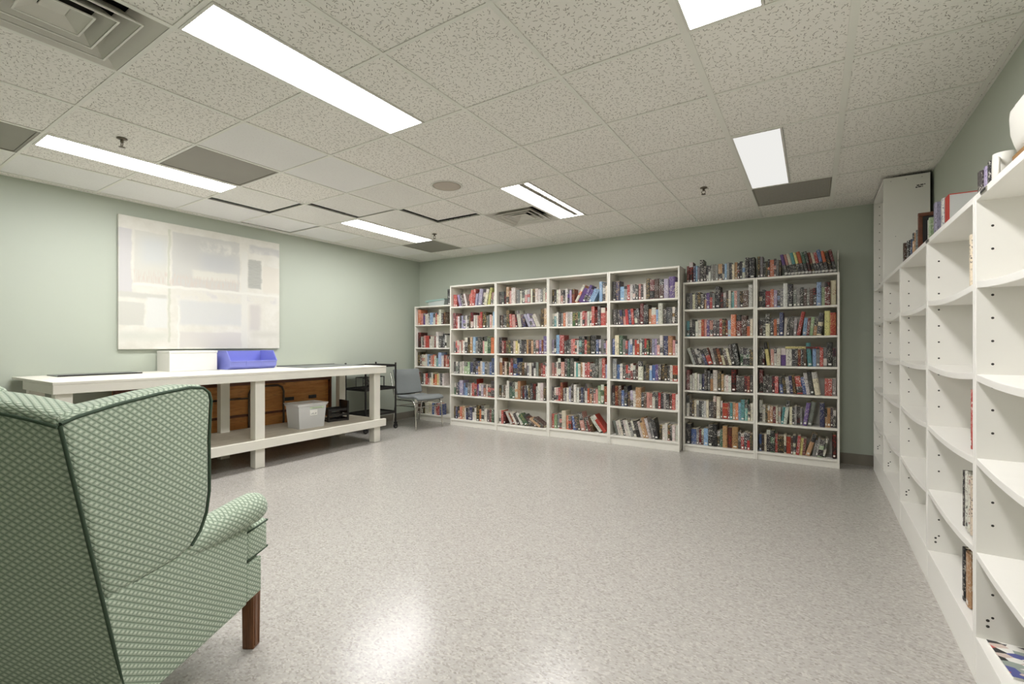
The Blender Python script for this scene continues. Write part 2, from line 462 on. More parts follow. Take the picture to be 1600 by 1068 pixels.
def panel(i, j, mat, label, name, perf=False):
    x0, x1, y0, y1 = gx(i)+0.014, gx(i+1)-0.014, gy(j)+0.012, gy(j+1)-0.012
    t = thing(name, label, 'vent', ((x0+x1)/2, (y0+y1)/2, ZC), 0, 'flat grey ceiling vent panels')
    hx, hy = (x1-x0)/2, (y1-y0)/2; b = 0.014
    MB().box(-hx, hx, -hy, hy, 0.004, 0.010).build('face_sheet', mat, t)
    MB().box(-hx, -hx+b, -hy, hy, 0.0, 0.004).box(hx-b, hx, -hy, hy, 0.0, 0.004).box(-hx+b, hx-b, -hy, -hy+b, 0, 0.004).box(-hx+b, hx-b, hy-b, hy, 0, 0.004).build('rim', M['metal_grey'], t)
kp = NT('perforated_sheet'); pp = kp.sep(kp.pos())
def dots(x): return kp.math('ABSOLUTE', kp.math('SUBTRACT', kp.math('FRACT', kp.math('MULTIPLY', kp.math('ADD', x, 20.0), 90.0)), 0.5))
dd = kp.math('ADD', kp.math('POWER', dots(pp[0]), 2.0), kp.math('POWER', dots(pp[1]), 2.0))
kp.l.new(kp.mix(kp.math('LESS_THAN', dd, 0.09), lin((172, 168, 158)), lin((84, 80, 72))), kp.b.inputs['Base Color']); kp.b.inputs['Roughness'].default_value = 0.5
M['perf'] = kp.m
panel(-7, 2, M['metal_grey'], 'plain grey metal ceiling panel between the bright light and a white tile', 'ceiling_panel')
panel(-8, 7, M['metal_grey'], 'small grey ceiling panel at the end of the farthest light', 'ceiling_panel')
panel(-8, 0, M['metal_grey'], 'grey ceiling panel at the left edge of the photo', 'ceiling_panel')
panel(-1, 7, M['perf'], 'perforated grey return vent behind the dim ceiling light', 'return_vent')

def diffuser(i, j, label):
    x0, x1, y0, y1 = gx(i)+0.012, gx(i+1)-0.012, gy(j)+0.01, gy(j+1)-0.01
    t = thing('air_diffuser', label, 'air vent', ((x0+x1)/2, (y0+y1)/2, ZC), 0, 'square ceiling air diffusers')
    H = (x1-x0)/2
    def frust(a, za, b, zb, th=0.004):
        m = MB()
        v = []
        for r, z in ((a, za), (b, zb), (b-0.003, zb+th), (a-0.003, za+th)):
            v += [(-r,-r,z),(r,-r,z),(r,r,z),(-r,r,z)]
        f = []
        for s in range(4):
            n = (s+1) % 4
            for k in range(4):
                k2 = (k+1) % 4; f.append((s*4+k, s*4+k2, n*4+k2, n*4+k))
        return m.add(v, f)
    frust(H, 0.0, H-0.10, 0.06).build('outer_pan', M['diff'], t)
    for a, za, b, zb in ((0.222, -0.004, 0.165, 0.05), (0.160, -0.002, 0.115, 0.045), (0.10, 0.0, 0.045, 0.032)):
        vn = frust(a, za, b, zb).build('vane', M['diff'], t)
        MB().box(-a-0.004, a+0.004, -a-0.004, -a+0.003, za-0.003, za+0.003).box(-a-0.004, a+0.004, a-0.003, a+0.004, za-0.003, za+0.003) \
            .box(-a-0.004, -a+0.003, -a+0.003, a-0.003, za-0.003, za+0.003).box(a-0.003, a+0.004, -a+0.003, a-0.003, za-0.003, za+0.003).build('vane_lip', M['enamel'], vn)
    MB().box(-0.04, 0.04, -0.04, 0.04, 0.028, 0.034).build('core_plate', M['diff'], t)
    MB().box(-H+0.07, H-0.07, -H+0.07, H-0.07, 0.13, 0.14).build('duct_throat', M['deck'], t)
diffuser(-5, 6, 'small-looking square air diffuser beside the ajar ceiling light')
diffuser(-5, 0, 'large square stepped air diffuser in the top left corner')

t = thing('ceiling_speaker', 'round beige speaker grille set in a ceiling tile', 'speaker', (gx(-4.55), gy(4.55), ZC+0.003))
MB().lathe([(0.115, 0.0), (0.12, -0.003), (0.10, -0.006), (0.0, -0.006)][::-1], 28).build('grille', simple('speaker_grille', (190, 180, 166), 0.6), t)
MB().lathe([(0.135, 0.001), (0.135, -0.003), (0.118, -0.003), (0.118, 0.001)], 28).build('rim', M['tee'], t)
def sprinkler(x, y, label):
    t = thing('fire_sprinkler', label, 'sprinkler', (x, y, ZC), 0, 'pendant fire sprinklers'); t.scale = (0.8, 0.8, 0.8)
    MB().lathe([(0.036, 0.004), (0.038, 0.0), (0.02, -0.008), (0.012, -0.01)], 16).build('escutcheon', M['brass'], t)
    MB().lathe([(0.012, -0.008), (0.012, -0.03), (0.008, -0.032)], 10).build('body', M['brass'], t)
    MB().tube([(0.012, 0, -0.028), (0.02, 0, -0.04), (0.016, 0, -0.055), (0, 0, -0.064), (-0.016, 0, -0.055), (-0.02, 0, -0.04), (-0.012, 0, -0.028)], 0.0035, 6).build('frame_arms', M['brass'], t)
    MB().lathe([(0.024, -0.066), (0.024, -0.068), (0.004, -0.07)], 12).build('deflector', M['brass'], t)
sprinkler(gx(-6.5), gy(1.5), 'fire sprinkler hanging near the bright light above the workbench')
sprinkler(gx(-1.54), gy(6.57), 'fire sprinkler hanging left of the dim ceiling light')
sprinkler(gx(-6.63), gy(6.6), 'fire sprinkler hanging beside the farthest bright ceiling light')

# ------------------------------------------------------------------ bookcases
def sag_shelf(w, d, th, sag, n=8):
    m = MB(); v = []
    for k in range(n+1):
        t_ = k/n; z = -sag*(1-(2*t_-1)**2)
        for y in (0, d):
            for zz in (-th, 0): v.append((w*t_, y, z+zz))
    f = []
    for k in range(n):
        a, b = k*4, (k+1)*4
        f += [(a+1, b+1, b+3, a+3), (a, a+2, b+2, b), (a, b, b+1, a+1), (a+2, a+3, b+3, b+2)]
    f += [(0, 1, 3, 2), (n*4, n*4+2, n*4+3, n*4+1)]
    return m.add(v, f)

def bookcase(label, loc, rz, w, d, h, levels, group, mat, pt=0.018, th=0.02, sag=0.0, holes=False, kick=True, name='bookcase'):
    t = thing(name, label, 'bookcase', loc, rz, group)
    for x in (0, w-pt):
        s = MB().box(x, x+pt, 0, d, 0, h).build('side_panel', mat, t, bevel=0.0012, bseg=1)
        if holes:
            k = MB(); zz = 0.235; q = 0
            while zz < h-0.05:
                if min(abs(zz-lv) for lv in levels) > 0.03:
                    for yy in (0.042,):
                        for sx, xx in ((-1, x-0.0003), (1, x+pt+0.0003)):
                            if (x == 0 and sx == -1) or (x > 0 and sx == 1): continue
                            c = [(xx, yy+0.0042*math.cos(a*PI/4), zz+0.0042*math.sin(a*PI/4)) for a in range(8)]
                            k.add(c, [tuple(range(8)) if sx > 0 else tuple(range(8))[::-1]])
                zz += 0.0785; q += 1
            if x == 0 or True:
                for yy, z_ in ((0.03, levels[-1]+0.045), (0.03, levels[-1]+0.065)):
                    xx = x+pt+0.0003 if x == 0 else x-0.0003
                    c = [(xx, yy+0.005*math.cos(a*PI/4), z_+0.005*math.sin(a*PI/4)) for a in range(8)]
                    k.add(c, [tuple(range(8)) if x == 0 else tuple(range(8))[::-1]])
            o = k.build('peg_holes', M['hole'], s); o['kind'] = 'stuff'
    MB().box(pt, w-pt, 0, d, h-th, h).build('top_panel', mat, t, bevel=0.0012, bseg=1)
    MB().box(pt, w-pt, d-0.006, d, 0.0, h-th).build('back_panel', mat, t)
    for q, z in enumerate(levels):
        last = q == len(levels)-1
        sg = 0 if last else sag*random.uniform(0.5, 1.3)
        m = sag_shelf(w-2*pt, d-0.008, th, sg)
        o = m.build('bottom_shelf' if last else 'shelf', mat, t, loc=(pt, 0.0 if last else 0.002, z), bevel=0.0012, bseg=1)
    if kick:
        MB().box(pt, w-pt, 0.001 if holes else 0.012, 0.028, 0, levels[-1]-th).build('kickboard', mat, t)
    return t

BK = [  # name phrase, x0, x1, yfront, height, levels, depth
    ('leftmost corner bookcase', -5.255, -4.46, 5.36, 1.757, [1.472, 1.118, 0.831, 0.547, 0.093], 0.27),
    ('sixth bookcase from right', -4.454, -3.6475, 5.265, 2.018, [1.715, 1.397, 1.042, 0.745, 0.437, 0.09], 0.29),
    ('fifth bookcase from right', -3.6455, -2.839, 5.265, 2.018, [1.712, 1.393, 1.043, 0.752, 0.441, 0.09], 0.29),
    ('fourth bookcase from right', -2.837, -2.0305, 5.265, 2.018, [1.678, 1.392, 1.048, 0.765, 0.454, 0.105], 0.29),
    ('third bookcase from right', -2.0285, -1.222, 5.265, 2.02, [1.677, 1.395, 1.045, 0.760, 0.447, 0.102], 0.29),
    ('second bookcase from right', -1.208, -0.499, 5.36, 1.845, [1.549, 1.253, 0.944, 0.667, 0.377, 0.075], 0.27),
    ('rightmost back-wall bookcase', -0.497, 0.207, 5.36, 1.845, [1.54, 1.253, 0.953, 0.676, 0.373, 0.08], 0.27)]
BLAB = ['short white bookcase in the back left corner behind the grey chair', 'tall white bookcase next to the short corner one',
        'tall white bookcase, second tall one from the corner, with a fallen bottom row', 'tall white bookcase, third tall one from the corner',
        'tall white bookcase, last tall one, beside the two lower ones', 'lower white bookcase with an even row of dark books on top',
        'rightmost back-wall white bookcase with leaning colourful books on top']
for (ph, x0, x1, yf, hh, lv, dp), lb in zip(BK, BLAB):
    bookcase(lb, (x0, yf, 0), 0, x1-x0, dp, hh, lv, 'white bookcases along the back wall', M['white2'], sag=0.003)

RW = [(5.495, 4.775, 2.49), (4.773, 3.917, 1.682), (3.915, 3.062, 1.682), (3.06, 2.247, 1.682), (2.245, 1.43, 1.682)]
RLAB = ['floor-to-ceiling white shelving unit in the back right corner', 'empty white shelving unit next to the floor-to-ceiling one',
        'empty white shelving unit, middle one of the right wall row', 'white shelving unit with a few books on the right wall, second nearest',
        'nearest white shelving unit, cut by the right edge of the photo']
RLEV = [1.378, 1.063, 0.772, 0.455, 0.158]
for (ya, yb, hh), lb in zip(RW, RLAB):
    lv = ([1.682] if hh > 2 else []) + [z + random.uniform(-0.006, 0.006) for z in RLEV[:-1]] + [RLEV[-1]]
    rc = bookcase(lb, (0.471, ya, 0), -PI/2, ya-yb, 0.285, hh, lv, 'white shelving units along the right wall', M['white'], sag=0.016, holes=True, th=0.024, name='shelving_unit')
    if hh > 2:
        k = MB()
        y0 = ya-yb+0.0006
        for q, (a, b, z0, z1) in enumerate([(0.205, 0.222, 2.398, 2.406), (0.226, 0.245, 2.400, 2.408), (0.249, 0.256, 2.402, 2.409), (0.198, 0.21, 2.384, 2.392), (0.213, 0.233, 2.386, 2.394), (0.236, 0.242, 2.387, 2.394)]):
            k.box(y0-0.0006, y0, a, b, z0, z1)
        k.build('stencil_mark', M['black'], rc)
        MB().box(y0-0.0006, y0+0.002, 0.045, 0.049, 2.46, 2.464).box(y0-0.0006, y0+0.002, 0.14, 0.144, 2.463, 2.467).box(y0-0.0006, y0+0.002, 0.235, 0.239, 2.463, 2.467).box(y0-0.0006, y0+0.002, 0.075, 0.079, 2.02, 2.024).build('screw_head', M['hole'], rc)
# small dark clips on the front edge of the near tops
# ------------------------------------------------------------------ books
PAL = {'k': ((20, 19, 20), 'black'), 'd': ((52, 50, 48), 'charcoal'), 'g': ((126, 126, 122), 'grey'), 'w': ((206, 202, 190), 'white'),
       'c': ((208, 198, 172), 'cream'), 'r': ((164, 54, 46), 'red'), 'm': ((104, 30, 30), 'maroon'), 'o': ((190, 104, 68), 'orange'),
       't': ((172, 132, 92), 'tan'), 'b': ((62, 86, 136), 'blue'), 'n': ((38, 46, 84), 'navy'), 'l': ((142, 172, 200), 'light blue'),
       'p': ((88, 66, 120), 'purple'), 'v': ((154, 146, 168), 'lavender'), 'e': ((48, 82, 56), 'dark green'), 'f': ((150, 172, 132), 'pale green'),
       'y': ((206, 196, 130), 'yellow'), 's': ((188, 134, 124), 'pink'), 'h': ((72, 46, 34), 'dark brown'), 'q': ((92, 148, 146), 'teal')}
def jit(c, a=14):
    d = random.uniform(-a, a)
    return tuple(min(255, max(4, x + d + random.uniform(-a, a)*0.35)) for x in c)

def book_arrays(w, hh, d, code, hard, two=False):
    """one book: rounded spine at y=0 facing -y; returns verts, faces, face colours, ink, uv, mat index"""
    base = jit(PAL[code][0])
    lum = sum(base)/3
    if lum < 80: ink = random.choice([(226, 222, 210), (206, 200, 186), (196, 60, 48), (170, 166, 158), (206, 176, 112), (236, 236, 230)])
    elif lum > 165: ink = random.choice([(52, 48, 46), (120, 40, 36), (60, 70, 110), (96, 88, 78), (30, 30, 30)])
    else: ink = random.choice([(236, 232, 222), (30, 28, 28), (226, 220, 204), (60, 50, 46)])
    bandc = random.choice([base, base, base, jit((34, 32, 32)), jit((34, 32, 32)), jit((200, 196, 184))])
    V, Fc, C, I, U, MI = [], [], [], [], [], []
    uo, vo = random.random()*9, random.random()*9
    def face(pts, col, inkc, ia, uvs=None, mi=0):
        n = len(V); V.extend(pts); Fc.append(tuple(range(n, n+4))); C.append(lin(col)); I.append((*lin(inkc), ia)); MI.append(mi)
        U.append([(a+uo, b+vo) for a, b in (uvs or [(0,0)]*4)])
    bul = min(0.006, w*0.16) if hard else 0.0012
    xs = [0, w*0.22, w*0.78, w]; ys = [bul, 0.0, 0.0, bul]
    st = random.random() < 0.5
    z1 = random.uniform(0.006, 0.018); z2 = z1 + (random.uniform(0.014, 0.02) if st else 0)
    zt = hh*random.uniform(0.55, 0.8)
    bands = [(0, z1, base, 0.2)]
    if st: bands.append((z1, z2, jit((228, 226, 218), 8), 0.35))
    bands += [(z2, hh*0.42, base if random.random() < 0.7 else bandc, random.choice([0.35, 0.6, 0.9])), (hh*0.42, zt, base, 0.9), (zt, hh, bandc if random.random() < 0.5 else base, random.choice([0.3, 0.8, 0.95]))]
    if two: bands = [(0, 0.012, (30, 28, 28), 0.3), (0.012, 0.032, (210, 208, 200), 0.2), (0.032, hh*0.5, (36, 34, 36), 0.55), (hh*0.5, hh*0.9, base, 0.4), (hh*0.9, hh, base, 0.9)]
    for za, zb, col, ia in bands:
        ic = ink if abs(sum(col)/3 - sum(ink)/3) > 60 else ((30, 28, 28) if sum(col)/3 > 120 else (228, 224, 214))
        for q in range(3):
            stick = col is not base and st and za == z1 and q != 1
            face([(xs[q], ys[q], za), (xs[q+1], ys[q+1], za), (xs[q+1], ys[q+1], zb), (xs[q], ys[q], zb)], base if stick else col, ic, ia,
                 [(xs[q], za), (xs[q+1], za), (xs[q+1], zb), (xs[q], zb)])
    face([(0, d, 0), (0, bul, 0), (0, bul, hh), (0, d, hh)], base, ink, 0.5, [(0.5+d, 0), (0.5, 0), (0.5, hh), (0.5+d, hh)])
    face([(w, bul, 0), (w, d, 0), (w, d, hh), (w, bul, hh)], base, ink, 0.5, [(1.5, 0), (1.5+d, 0), (1.5+d, hh), (1.5, hh)])
    t_ = 0.0025 if hard else 0.0006; r_ = 0.003 if hard else 0.0002
    for z, top in ((hh, 1), (0, 0)):     # board edges and recessed page block
        zz = z-r_ if top else z+r_
        def q4(a, b, c_, d_, z_): 
            p = [(a, c_, z_), (b, c_, z_), (b, d_, z_), (a, d_, z_)]
            return p if top else p[::-1]
        face(q4(0, t_, bul, d, z), base, ink, 0); face(q4(w-t_, w, bul, d, z), base, ink, 0)
        face(q4(t_, w-t_, bul*0.4, bul+0.003, z), base, ink, 0)
        face(q4(t_, w-t_, bul+0.003, d-0.003, zz), base, ink, 0, mi=1)
    face([(w-t_, d-0.003, 0), (t_, d-0.003, 0), (t_, d-0.003, hh), (w-t_, d-0.003, hh)], base, ink, 0, mi=1)
    for xa, xb in ((0, t_), (w-t_, w)):
        face([(xb, d, 0), (xa, d, 0), (xa, d, hh), (xb, d, hh)], base, ink, 0)
    return V, Fc, C, I, U, MI

def arrays_mesh(name, A):
    V, Fc, C, I, U, MI = A
    me = bpy.data.meshes.new(name); me.from_pydata(V, [], Fc)
    me.materials.append(M['book']); me.materials.append(M['pages'])
    me.polygons.foreach_set('material_index', MI)
    ca = me.color_attributes.new('Col', 'FLOAT_COLOR', 'CORNER'); ia = me.color_attributes.new('Ink', 'FLOAT_COLOR', 'CORNER')
    uv = me.uv_layers.new(name='UVMap')
    cb, ib, ub = [], [], []
    for c, i, u in zip(C, I, U):
        for k in range(4):
            cb += [c[0], c[1], c[2], 1.0]; ib += list(i); ub += list(u[k])
    ca.data.foreach_set('color', cb); ia.data.foreach_set('color', ib); uv.data.foreach_set('uv', ub)
    me.update(); return me

ORD = 'first second third fourth fifth sixth seventh eighth ninth tenth eleventh twelfth thirteenth fourteenth fifteenth sixteenth seventeenth eighteenth nineteenth twentieth twenty-first twenty-second twenty-third twenty-fourth twenty-fifth twenty-sixth twenty-seventh twenty-eighth twenty-ninth thirtieth thirty-first thirty-second thirty-third thirty-fourth'.split()
# letters: colour (capital = tall book), digit = width factor, <n leans n degrees to the left, >n to the right, | upright, _ gap
ROWS = {
 (6, 'T'): 'K3 G d d o o4 s g d <12 P S C Q Y O E D M C R B O K M | W1',
 (6, 0): 'c k r4 o v l g W K4 g g d h g h d L f M4 C4',
 (6, 1): 'h d C d o d N3 >3 w d d g >10 R >5 l m f t >7 C | Y4 R4',
 (6, 2): 'd d <8 Y | s w w3 p4 w w d d m d h <4 Q | l g r g K4 d',
 (6, 3): 'M d d d k r <5 b d g n h <8 r4 b W D C4 | _ r5 g',
 (6, 4): 'W w d t t m c s >7 q W | c d g d g >9 P G4 | _ N4 t t d d',
 (6, 5): 'b d c K4 E4 r k6 c r4 h c >5 r y m >16 T4 >9 g g f4 d | _ K3',
 (5, 'T'): 'm K4 n l g K4 d k w g g g t4 d l g d c t m d l K4 K5',
 (5, 0): 'd g c d k d t p r g K4 d d d w q s g d h4 W',
 (5, 1): 'q d k w c r s p s d d r d m l O4 M4 H4 o c',
 (5, 2): '<20 w d d g n r4 <13 g d m c h c <9 K K | e g e d',
 (5, 3): 'M w w w w g n D D t W4 D t w w w K4 d d d d m d',
 (5, 4): 'W d d c g d g w c d d H C4 d r5 m q t o l Q Q c w',
 (5, 5): 'K4 b5 g m h l4 K4 K4 d e T4 H4 T5 d r d r d',
 (4, 0): 'K N l4 g r w d d s d w D M4 H4 H4 V4 P5 c',
 (4, 1): '<5 d d d n s r n r d h | M K4 t o4 l W4 d d d h d',
 (4, 2): 'b C4 E g r l b w r r w d r e d v v s W N4 T4 s w',
 (4, 3): 'G b w k r r m d h W4 d d l b p d d d d w r4',
 (4, 4): 'D M H b N d v w T5 k h s s w d r d g d h r w',
 (4, 5): '<15 g w w k w w g w k4 w t T W g K4 | d w w m d w w',
 (3, 0): 'k d w w s d w p v m >28 O p4 P p l l | L W c',
 (3, 1): 'g q w d g o w g w e d e w r s w c R h D R4 s',
 (3, 2): 'v d L4 R5 d d d s r o w Q K r D K6 b v g v s',
 (3, 3): 's s w D s4 K E D4 w q w t w r r o d4 D G R v',
 (3, 4): 'd w s r M g g w v D W w d n d W o t h s s F E M4',
 (3, 5): 'r f g r C4 o r <9 b n d <13 S4 d m h <38 W R',
 (2, 0): 'd d k T s W4 g g w d s r w d w w g w s',
 (2, 1): 'd h d d D <4 r s4 k <9 W4 n4 <26 v v v w w | K4 T4',
 (2, 2): 'H m h d e d w y c d d d t h t d s p m P4',
 (2, 3): 'T h c d s M B4 n k h d g w d w g h m r w',
 (2, 4): 'd g h w W E E4 T T h d n d d K K w W W d w',
 (2, 5): 'w r k <30 w m w d w <40 e4 d <58 h t h',
 (1, 0): 'r r <14 v d h w >8 r R R v n V4 k >12 C Y >8 m w',
 (1, 1): 'M r w g v p4 w g k K4 w w s o R K5 g g s c L',
 (1, 2): 'g r s w s w D4 K T L g D K s F4 E4 O4 w',
 (1, 3): 'd g k w w f4 f n4 K b t w l w g b N4',
 (1, 4): 'e d n V4 b l g w r R p w v s w r4 R4',
 (1, 5): 'k n t o t w n d n w w K o W w d m e d',
 (0, 0): 'O4 s p w w g l l w r c W d h h',
 (0, 1): 'K w k s r4 w w w m W3 k d K w',
 (0, 2): 'K h s t w l w s o w q L4 w m s r e',
 (0, 3): 'm d k w r s w c r o y w d w',
 (0, 4): 'h m k d w w c c b w r r b'}
BOOKS = []
for (ci, ri), s in ROWS.items():
    ph, cx0, cx1, yf, ch, lv, dp = BK[ci]
    zb = ch if ri == 'T' else lv[ri]
    ztop = 9 if ri == 'T' else ((ch if ri == 0 else lv[ri-1]) - 0.022)
    items = []; lean = 0.0; gap = 0.0
    for tok in s.split():
        if tok[0] == '<': lean = math.radians(float(tok[1:])); continue
        if tok[0] == '>': lean = -math.radians(float(tok[1:])); continue
        if tok == '|': lean = 0.0; continue
        if tok == '_': gap += 0.03; continue
        tall = tok[0].isupper(); code = tok[0].lower()
        hh = random.uniform(0.213, 0.24) if tall else random.uniform(0.163, 0.188)
        hh = min(hh, (ztop - zb) - 0.012)
        wd = (0.034 if tall else 0.026) * random.uniform(0.85, 1.15)
        if len(tok) > 1: wd = 0.011 * float(tok[1:])
        items.append([code, tall, wd, hh, lean + random.uniform(-0.012, 0.012) * (0 if lean == 0 else 1), gap]); gap = 0.0
    x0, x1 = (0.012, cx1-cx0-0.006) if ri == 'T' else (0.03, cx1-cx0-0.026)
    if ci == 5 and ri == 'T': x0 = 0.03
    # gaps from leaning
    gsum = 0; prev = None; gaps = []
    for it in items:
        g = it[5]
        if prev is None: g += max(0, math.sin(it[4])*it[3])*(0.35 if it[4] > 0.6 else 1)
        else:
            hm = min(prev[3], it[3]); ds = math.sin(it[4]) - math.sin(prev[4])
            if ds > 0: g += hm*ds
        gaps.append(g); gsum += g; prev = it
    if prev[4] < 0: gsum += -math.sin(prev[4])*prev[3]
    k = (x1-x0-gsum) / sum(i[2]/math.cos(i[4]) for i in items)
    k = min(max(k, 0.55), 1.45)
    x = x0
    for n, (it, g) in enumerate(zip(items, gaps)):
        code, tall, wd, hh, le, _ = it
        w = wd*k - 0.0006
        x += g
        yy = yf + 0.03 + random.uniform(0, 0.018) + (0.012 if not tall else 0)
        if ri == 'T': yy += 0.01
        px = cx0 + x; adv = wd*k/math.cos(le)
        if le >= 0: loc = (px, yy, zb + 0.0004); ox = 0.0
        else: loc = (px + adv - 0.0, yy, zb + 0.0004); ox = -w
        d = (hh*random.uniform(0.63, 0.7)); d = min(d, dp - 0.06)
        BOOKS.append(dict(ci=ci, ri=ri, n=n, code=code, tall=tall, w=w, h=hh, d=d, le=le, loc=loc, ox=ox,
                          area=w*hh/fwd(loc)**2))
        x += adv
BOOKS.sort(key=lambda b: -b['area'])
bigA = [[], [], [], [], [], []]
RN = {'T': 'on top of', 0: 'top row', 1: 'second row', 2: 'third row', 3: 'fourth row', 4: 'fifth row', 5: 'bottom row'}
NKEEP = 285
for q, b in enumerate(BOOKS):
    A = book_arrays(b['w'], b['h'], b['d'], b['code'], b['tall'], b['ci'] == 6 and b['ri'] == 'T' and b['le'] > 0.1)
    if b['ox']: A = ([(v[0]+b['ox'], v[1], v[2]) for v in A[0]],) + A[1:]
    if q < NKEEP:
        o = place(arrays_mesh('book', A), 'book', None, b['loc'], (0, -b['le'], 0))
        ph = BK[b['ci']][0]
        sz = ('tall' if b['tall'] else 'short') + (' thick' if b['w'] > 0.042 else '') + ' ' + PAL[b['code']][1]
        od = ORD[b['n']] + ' from left'
        if b['ri'] == 'T': lb = f"{sz} book, {od}, on top of {ph}"
        else:
            rn = RN[b['ri']] if not (b['ci'] == 0 and b['ri'] == 4) else 'bottom row'
            lb = f"{sz} book, {od}, {rn} of {ph}"
        tag(o, lb, 'book', 'books on the back-wall bookcases')
    else:
        R = Matrix.Translation(b['loc']) @ Matrix.Rotation(-b['le'], 4, 'Y')
        n0 = len(bigA[0])
        bigA[0].extend(tuple(R @ Vector(v)) for v in A[0]); bigA[1].extend(tuple(n0+i for i in f) for f in A[1])
        for z in range(2, 6): bigA[z].extend(A[z])
o = place(arrays_mesh('book_rows', bigA), 'book_rows')
tag(o, 'remaining rows of assorted smaller books filling the back-wall bookcases', 'books', kind='stuff')

def one_book(code, w, hh, d, loc, rz, label, group, hard=True, lean=0):
    o = place(arrays_mesh('book', book_arrays(w, hh, d, code, hard)), 'book', None, loc, (0, 0, rz))
    return tag(o, label, 'book', group)
# two books lying flat over the third row of the rightmost case
for code, (xa, z, L) in {'y': (-0.235, 1.146, 0.17), 'h': (-0.062, 1.146, 0.12)}.items():
    A = book_arrays(0.022, L, 0.13, code, False)
    o = place(arrays_mesh('book', A), 'book', None, (xa, 5.40, z), (0, PI/2, 0))
    tag(o, {'y': 'yellow book lying flat on upright books, third row of rightmost bookcase', 'h': 'dark brown book lying flat beside the yellow one, rightmost bookcase'}[code], 'book', 'books on the back-wall bookcases')
# right wall books (spine faces -x): local x -> -Y
RB = -PI/2
gt = 'books and objects on top of the right wall shelving'
ZT = 1.6825
for code, w, hh, d, x, y, lb in [
    ('h', 0.05, 0.205, 0.15, 0.54, 4.36, 'dark brown book farthest along the top of the right wall shelving'),
    ('k', 0.045, 0.205, 0.15, 0.55, 4.27, 'black book beside the dark brown one on the right shelving top'),
    ('b', 0.02, 0.19, 0.14, 0.55, 4.12, 'thin blue book on the right shelving top before the tan one'),
    ('t', 0.04, 0.215, 0.15, 0.55, 4.05, 'tan and white book on the right shelving top'),
    ('g', 0.035, 0.21, 0.15, 0.55, 3.93, 'grey book on the right shelving top behind the dark frame'),
    ('f', 0.03, 0.205, 0.14, 0.555, 3.56, 'pale green book standing before the dark picture frame'),
    ('w', 0.03, 0.205, 0.14, 0.56, 3.62, 'white book standing between the dark frame and pale green book'),
    ('v', 0.06, 0.245, 0.17, 0.55, 3.40, 'tall lavender book on the right shelving top near red binder'),
    ('w', 0.04, 0.225, 0.17, 0.55, 3.22, 'white book leaning on the red binder on the shelving top'),
    ('d', 0.045, 0.165, 0.12, 0.55, 2.585, 'charcoal paperback on the right shelving top near white jug'),
    ('v', 0.03, 0.16, 0.12, 0.55, 2.50, 'lavender paperback on the right shelving top near white jug'),
    ('k', 0.03, 0.165, 0.12, 0.55, 2.455, 'small black paperback on the right shelving top near white jug'),
    ('s', 0.04, 0.16, 0.12, 0.55, 2.40, 'pink paperback nearest the white jug on the shelving top')]:
    one_book(code, w, hh, d, (x, y, ZT), RB, lb, gt)
gi = 'books inside the right wall shelving'
ze = 1e-3
for code, w, hh, d, x, y, z, lb in [
    ('c', 0.03, 0.19, 0.14, 0.492, 2.415, 1.380, 'cream book in the top compartment of the second nearest shelving unit'),
    ('w', 0.028, 0.18, 0.14, 0.50, 2.375, 1.380, 'white book beside the cream one in the shelving top compartment'),
    ('r', 0.018, 0.22, 0.15, 0.492, 2.395, 0.774, 'thin red book in the third compartment of the white shelving'),
    ('d', 0.014, 0.215, 0.15, 0.49, 2.495, 0.457, 'thin charcoal book left of three white ones in the shelving'),
    ('w', 0.026, 0.22, 0.16, 0.49, 2.465, 0.457, 'white book, first of three in the fourth shelving compartment'),
    ('w', 0.026, 0.215, 0.16, 0.49, 2.43, 0.457, 'white book, second of three in the fourth shelving compartment'),
    ('c', 0.026, 0.215, 0.16, 0.49, 2.395, 0.457, 'cream book, last of the row in the fourth shelving compartment'),
    ('k', 0.03, 0.205, 0.14, 0.495, 2.53, 0.1585, 'black book in the bottom compartment of the right shelving'),
    ('t', 0.05, 0.205, 0.15, 0.497, 2.49, 0.1585, 'tan book beside the black one in the bottom compartment')]:
    one_book(code, w, hh, d, (x, y, z+0.004), RB, lb, gi)

def cover_mat():
    k = NT('magazine_cover'); p = k.obj()
    v = k.new('ShaderNodeTexVoronoi'); k.l.new(k.scaled(p, (26, 40, 1)), v.inputs['Vector']); v.inputs['Scale'].default_value = 1.0
    r = k.new('ShaderNodeValToRGB'); k.l.new(k.sep(v.outputs['Color'])[0], r.inputs[0]); r.color_ramp.interpolation = 'CONSTANT'
    els = [(0.0, (232, 230, 222)), (0.3, (40, 38, 42)), (0.45, (84, 90, 150)), (0.6, (206, 188, 176)), (0.75, (196, 92, 84)), (0.88, (150, 160, 150))]
    while len(r.color_ramp.elements) < len(els): r.color_ramp.elements.new(0.5)
    for e, (a, c) in zip(r.color_ramp.elements, els): e.position = a; e.color = (*lin(c), 1)
    k.l.new(r.outputs[0], k.b.inputs['Base Color']); k.b.inputs['Roughness'].default_value = 0.3
    return k.m
M['cover'] = cover_mat()
t = thing('magazine', 'colourful magazine lying flat on the bottom shelf of the nearest unit', 'magazine', (0.605, 2.11, 0.1583), 0.06)
MB().box(-0.105, 0.105, -0.10, 0.10, 0, 0.009).build('pages', M['paper'], t)
MB().box(-0.107, 0.107, -0.102, 0.102, 0.009, 0.0096).build('cover', M['cover'], t)

